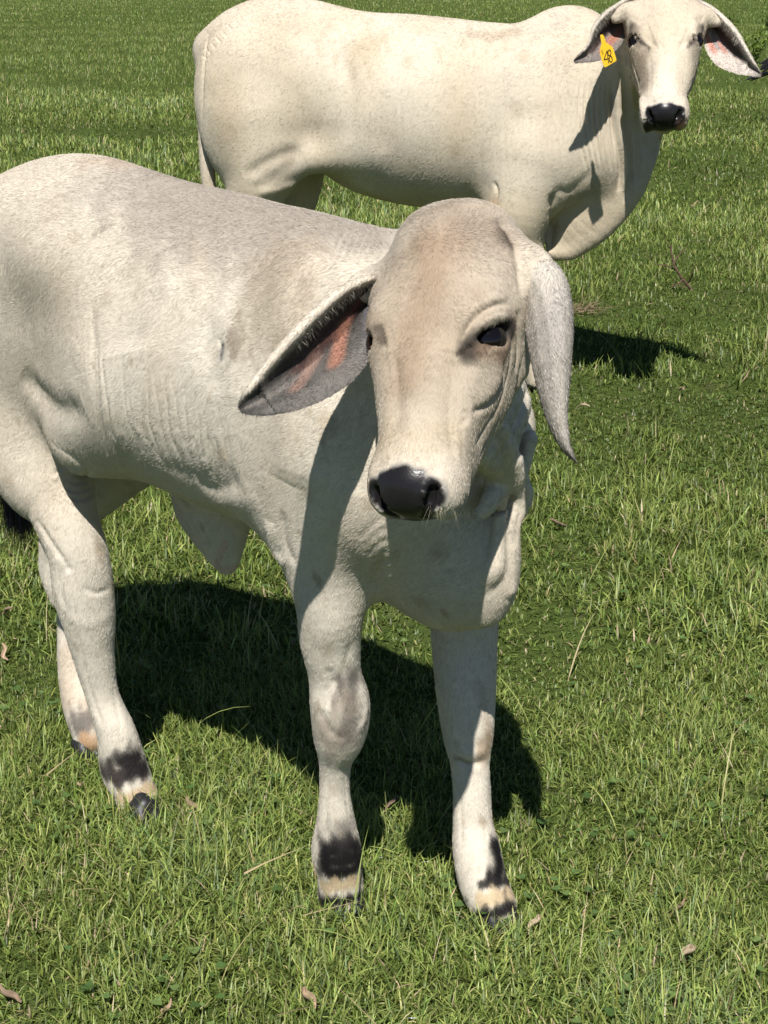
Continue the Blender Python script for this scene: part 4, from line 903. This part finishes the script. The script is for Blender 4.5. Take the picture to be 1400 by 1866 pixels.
# ---------------------------------------------------------------- small things in the pasture
def thing_empty(name, loc, label, cat, group=None):
    o = bpy.data.objects.new(name, None); o.location = loc; COL.objects.link(o); return tag(o, label, cat, group)
M_LEAF = hair_mat('dry_leaf', .7, .2); M_PETAL = simple_mat('white_petal', (.80, .80, .78), .6, .2); M_STRAW = hair_mat('straw', .7, .2)
def curled_leaf(px, py, ln, wd, az, curl, label, seed, z=.024):
    r = np.random.default_rng(seed); o = G(px, py, z); n, m = 14, 7; ln *= .72; wd *= .7; ca, sa = math.cos(az), math.sin(az); V_, c_ = [], []
    base = np.array([(.34, .24, .16), (.24, .17, .115), (.38, .30, .20)][seed % 3])
    for i in range(n):
        t = i / (n - 1); w_ = wd * math.sin(math.pi * (t * .93 + .04)) ** .7; x = (t - .5) * ln; zz = .012 * math.sin(t * 3.1 + seed) + .3 * ln * curl * (t - .4) ** 2
        for j in range(m):
            u = j / (m - 1) - .5; roll = u * 3.0 * curl; y = w_ * math.sin(roll) / max(3.0 * curl, .1) * 1.4 + .004 * math.sin(t * 9 + seed); h = w_ * (1 - math.cos(roll)) * .6
            V_.append((o[0] + x * ca - y * sa, o[1] + x * sa + y * ca, o[2] + zz + h + r.normal(0, .0006))); c_.append(base * (1 - .25 * abs(u) * 2) * r.uniform(.85, 1.15))
    idx = np.arange(n * m).reshape(n, m); q = np.stack([idx[:-1, :-1], idx[1:, :-1], idx[1:, 1:], idx[:-1, 1:]], -1).reshape(-1, 4)
    ob = mesh_obj('dry_leaf', V_, q, M_LEAF, None, dict(tint=np.array(c_))); sm = ob.modifiers.new('thickness', 'SOLIDIFY'); sm.thickness = .0006
    return tag(ob, label, 'dry leaf', 'dry leaves lying on the grass')
for i, (px, py, ln, wd, az, cu, lb) in enumerate([
    (352, 1466, .050, .016, -.5, 1.2, 'curled pinkish dry leaf beside the near hind hoof of the calf'),
    (404, 1283, .034, .013, .2, .9, 'small tan dry leaf at the edge of the calf shadow under the belly'),
    (8, 1190, .060, .014, 1.9, 1.0, 'long split tan dry leaf at the left edge beside the hind legs'),
    (12, 1118, .050, .016, -.6, 1.2, 'brown dry leaf at the left edge, above the split one'),
    (1256, 1745, .055, .020, .7, 1.3, 'crumpled pinkish dry leaf in the lower right corner of the grass'),
    (562, 1824, .045, .018, -.7, 1.3, 'folded pinkish dry leaf at the bottom, below the near front hoof'),
    (18, 1812, .060, .016, -.3, 1.1, 'dark tan dry leaf in the lower left corner'),
    (225, 1785, .032, .012, .1, .8, 'small pink dry leaf in the lower left grass'),
    (300, 1838, .035, .013, .6, 1.0, 'small brown dry leaf near the bottom edge, left of the folded pinkish one'),
    (712, 1468, .036, .013, .4, .9, 'reddish dry leaf in the sunlit gap between the front legs'),
    (1062, 745, .070, .022, -.5, 1.0, 'pale dry leaf just right of the drooping ear'),
    (1243, 712, .050, .020, 1.9, .9, 'pink dry leaf standing on edge right of the ear, under the twig'),
    (1018, 955, .070, .020, .3, 1.1, 'twisted tan dry leaf right of the calf neck'),
    (1215, 966, .060, .020, .4, .9, 'pale peach dry leaf in the middle right of the grass'),
    (150, 1425, .040, .012, -.9, 1.0, 'brown dry leaf behind the near hind pastern'),
    (1236, 1655, .035, .012, .2, .9, 'small tan dry leaf above the crumpled pinkish one'),
    (975, 1690, .050, .014, .8, 1.2, 'tan dry leaf against the far front hoof'),
    (935, 1028, .030, .012, .3, .9, 'small orange dry leaf by the tip of the dewlap')]):
    curled_leaf(px, py, ln, wd, az, cu, lb, 40 + i)
def flower(px, py, r, label, seed):
    o = G(px, py, .052); r *= 1.35; rr = np.random.default_rng(seed); root = thing_empty('white_flower', o, label, 'flower', 'tiny white flowers in the grass')
    bm = bmesh.new()
    for k in range(5):
        a = k * 2 * math.pi / 5 + seed; pts = [(0, 0, 0), (r * .55, -r * .22, r * .15), (r, -r * .1, r * .1), (r, r * .1, r * .1), (r * .55, r * .22, r * .15)]
        bm.faces.new([bm.verts.new((x * math.cos(a) - y * math.sin(a), (x * math.sin(a) + y * math.cos(a)) * .85, z + (y * 0) - .5 * (x * math.sin(a) + y * math.cos(a)))) for x, y, z in pts])
    me = bpy.data.meshes.new('petals'); bm.to_mesh(me); bm.free(); me.materials.append(M_PETAL); p = bpy.data.objects.new('petals', me); COL.objects.link(p); p.parent = root
    Vb = blades(rr, np.zeros(1), np.zeros(1), np.array([.052]), np.array([.0012]), np.array([.1]), np.array([1.]), np.array([0.1]), np.array([0.]), 4)[0] - np.array([0, 0, .052])
    mesh_obj('stem', Vb, np.array([[2 * i, 2 * i + 1, 2 * i + 3, 2 * i + 2] for i in range(4)]), MAT_GRASS, root, dict(tint=np.tile((.15, .2, .05), (10, 1))))
for i, (px, py, r, lb) in enumerate([(778, 1571, .0065, 'white star flower between the front hooves, right of a smaller one'), (694, 1563, .005, 'small white flower just right of the near front pastern'), (752, 1856, .006, 'white flower at the bottom edge of the grass'),
                                     (1162, 846, .007, 'white flower in the grass right of the ear tip, the right one of two'), (1138, 855, .006, 'white flower in the grass right of the ear tip, the left one of two'), (945, 1412, .006, 'white flower in the grass right of the far front leg')]): flower(px, py, r, lb, i)
def stems(name, P0, D, ln, wd, droop, label, cat, col, seed, group=None, wob=.3, segs=7):
    v, f, m = strands(np.array(P0, float), np.array(D, float), np.array(ln, float), wd, droop, segs, seed, wob); n = len(P0)
    o = mesh_obj(name, v, f, M_STRAW, None, dict(tint=np.repeat(np.tile(col, (n, 1)) * np.random.default_rng(seed).uniform(.8, 1.2, (n, 1)), m, axis=0)), smooth=False); return tag(o, label, cat, group)
for i, (a, b, lb) in enumerate([((553, 1668), (672, 1683), 'long pale straw lying across the toe of the near front hoof'), ((445, 1592), (560, 1578), 'thin orange straw left of the near front pastern'), ((505, 1850), (640, 1858), 'pale straw near the bottom edge'),
                                ((85, 1412), (155, 1396), 'pale straw behind the far hind hoof'), ((700, 1880), (560, 1785), 'bent straw running to the bottom edge')]):
    A_, B_ = G(*a, .04), G(*b, .04); d = B_ - A_
    stems('dry_straw', [A_], [d + np.array([0, 0, .05])], [np.linalg.norm(d) * 1.03], .0034, .12, lb, 'straw', (.40, .31, .18), 60 + i, 'dry straws on the grass', .1)
rg = np.random.default_rng(31)
# straw tussock and dead twig to the right of the ear
o = G(1050, 572, 0); n = 200
stems('dry_grass_tussock', o + rg.normal(0, 1, (n, 3)) * np.array([.06, .05, 0]) + np.array([0, 0, .02]), rg.normal(0, 1, (n, 3)) * np.array([1, .5, .1]) + np.array([0, 0, .25]), rg.uniform(.04, .10, n), .003, .3, 'flattened tussock of brown dry straw in the shade right of the ear', 'dry grass', (.20, .15, .09), 70)
bm = bmesh.new()
def tube(bm, A, R, k=6):
    A = np.array(A, float); prev = None
    for i, p in enumerate(A):
        d = nrm(A[min(i + 1, len(A) - 1)] - A[max(i - 1, 0)]); s1_ = nrm(np.cross(d, (.3, .9, .2))); s2_ = np.cross(d, s1_)
        ring = [bm.verts.new(p + R[i] * (s1_ * math.cos(a) + s2_ * math.sin(a))) for a in np.linspace(0, 2 * math.pi, k, endpoint=False)]
        if prev:
            for j in range(k): bm.faces.new([prev[j], prev[(j + 1) % k], ring[(j + 1) % k], ring[j]])
        prev = ring
YT = G(1260, 530)[1]
def PT3(px, py, dy=0): return P(px, py, YT + dy)
for A, r0 in (([(1262, 532, 0), (1245, 510, -.02), (1232, 490, -.03), (1226, 470, -.02), (1222, 445, 0)], .009), ([(1236, 494, -.03), (1215, 484, .03), (1192, 480, .06)], .005), ([(1228, 478, -.02), (1240, 462, .03), (1252, 450, .05)], .004), ([(1255, 515, 0), (1262, 500, -.05), (1264, 488, -.07)], .005), ([(1224, 455, 0), (1216, 444, -.03), (1210, 430, -.05)], .003), ([(1262, 532, 0), (1280, 535, .04)], .007), ([(1245, 510, -.02), (1232, 520, -.08), (1222, 524, -.12)], .005)):
    B_ = catmull(np.array([PT3(*a) for a in A]), 4); tube(bm, B_ + rg.normal(0, .0012, B_.shape), np.linspace(r0, r0 * .35, len(B_)))
me = bpy.data.meshes.new('dead_twig'); bm.to_mesh(me); bm.free(); me.materials.append(simple_mat('bark', (.10, .065, .045), .9, .1)); o = bpy.data.objects.new('dead_twig', me); COL.objects.link(o)
tag(o, 'dead brown branching twig standing in the grass on the right', 'twig')
# leafy weeds far off, upper right
for i, (px, py, hgt, w_, lb) in enumerate([(1372, 95, .62, .34, 'bright leafy weed at the right edge above the tip of the cow ear'), (1330, 45, .50, .5, 'darker leafy weed at the top, left of the bright one'), (1400, 30, .7, .6, 'tall leafy weed in the upper right corner')]):
    b = G(px, py + 22, 0) if i == 0 else G(px, max(py + 25, 40), 0); n = 260; root = thing_empty('leafy_weed', b, lb, 'weed', 'leafy weeds beyond the cow')
    sp = rg.random((14, 3)) * np.array([1, 1, 0]) - np.array([.5, .5, 0]); v, f, m = strands(np.zeros((14, 3)), sp * 1.1 + np.array([0, 0, 1]), rg.uniform(.6, 1, 14) * hgt, .012, .1, 5, 3)
    mesh_obj('stem', v, f, M_STRAW, root, dict(tint=np.tile((.12, .12, .05), (len(v), 1))), smooth=False)
    k = rg.integers(0, 14, n); lv = rg.integers(1, 6, n); base = v.reshape(14, -1, 3)[k, lv * 2]
    Vl = blades(rg, base[:, 0], base[:, 1], rg.uniform(.06, .12, n), rg.uniform(.025, .05, n), rg.uniform(.4, 1.5, n), rg.uniform(0, 6.28, n), rg.uniform(0, 1, n), rg.normal(0, .6, n), 3); Vl[..., 2] += base[:, 2][:, None]
    bs = np.arange(n)[:, None] * 8; FF = np.concatenate([np.concatenate([bs + 2 * i_, bs + 2 * i_ + 1, bs + 2 * i_ + 3, bs + 2 * i_ + 2], 1) for i_ in range(3)])
    cl = np.array([(.17, .24, .045), (.075, .12, .03), (.10, .16, .035)][i]) * rg.uniform(.7, 1.3, (n, 1)); fo = mesh_obj('foliage', Vl.reshape(-1, 3), FF, MAT_GRASS, root, dict(tint=np.repeat(cl, 8, axis=0)))
# black bird walking on the grass, mostly beyond the right edge of the view
YB = 16.0; SB = SDF(); bx = lambda px, py, dy=0: P(px, py, YB + dy)
M_BIRD = simple_mat('black_feather', (.010, .010, .012), .32, .6)
root = thing_empty('black_bird', G(1440, 205, 0) * 0 + np.array([P(1440, 160, YB)[0], YB, 0]), 'glossy black bird at the right edge, only its tail and folded wing in view', 'bird')
ro = np.array(root.location)
gz = lambda x, y, z: ro + np.array([x, y, z])
z0 = P(1440, 118, YB)[2]
SB.ell(gz(0, 0, z0), (.13, .065, .075), nrm_ax := np.array([[.95, 0, .3], [0, 1, 0], [-.3, 0, .95]]), .03)
limb(SB, [(gz(.07, 0, z0 + .04), .05), (gz(.13, 0, z0 + .10), .04), (gz(.155, 0, z0 + .125), .038)], .03); SB.cone(gz(.17, 0, z0 + .125), gz(.235, 0, z0 + .105), .016, .004, .008)
for g in (-1, 1): limb(SB, [(gz(.01, g * .03, z0 - .05), .022), (gz(.0, g * .03, max(z0 - .13, .09)), .009), (gz(.015, g * .03, .01), .006)], .01)
v, q = SB.mesh(.009); v = relax(v, q, 1); bd = mesh_obj('body', v - ro, q, M_BIRD, root)
def feathers(name, tips, base, wid):
    bm = bmesh.new()
    for k, t in enumerate(tips):
        A = np.array([base + np.array([0, .004 * k, 0]), (base + t) / 2 + np.array([0, .004 * k, .006]), t]); d = nrm(t - base); s_ = nrm(np.cross(d, (0, 1, .25)))
        vs = [(bm.verts.new(p + s_ * w2 - ro), bm.verts.new(p + np.array([0, -.004, 0]) - ro), bm.verts.new(p - s_ * w2 - ro)) for p, w2 in zip(catmull(A, 4), np.interp(np.linspace(0, 1, 9), [0, .3, .8, 1], [wid * .6, wid, wid * .9, wid * .15]))]
        for a, b in zip(vs[:-1], vs[1:]): bm.faces.new([a[0], a[1], b[1], b[0]]); bm.faces.new([a[1], a[2], b[2], b[1]])
    me = bpy.data.meshes.new(name); bm.to_mesh(me); bm.free(); me.materials.append(M_BIRD); o = bpy.data.objects.new(name, me); COL.objects.link(o); o.parent = root; s_m = o.modifiers.new('thickness', 'SOLIDIFY'); s_m.thickness = .002; return o
feathers('tail', [bx(1357, 147), bx(1362, 143, .01), bx(1366, 148, .02), bx(1372, 141, -.01)], bx(1420, 128), .014)
feathers('wing', [bx(1383, 128, -.05), bx(1386, 122, -.05), bx(1388, 133, -.05), bx(1384, 117, -.055)], bx(1435, 98, -.06), .022)
feathers('wing', [bx(1386, 128, .06), bx(1388, 120, .06)], bx(1435, 98, .06), .022)
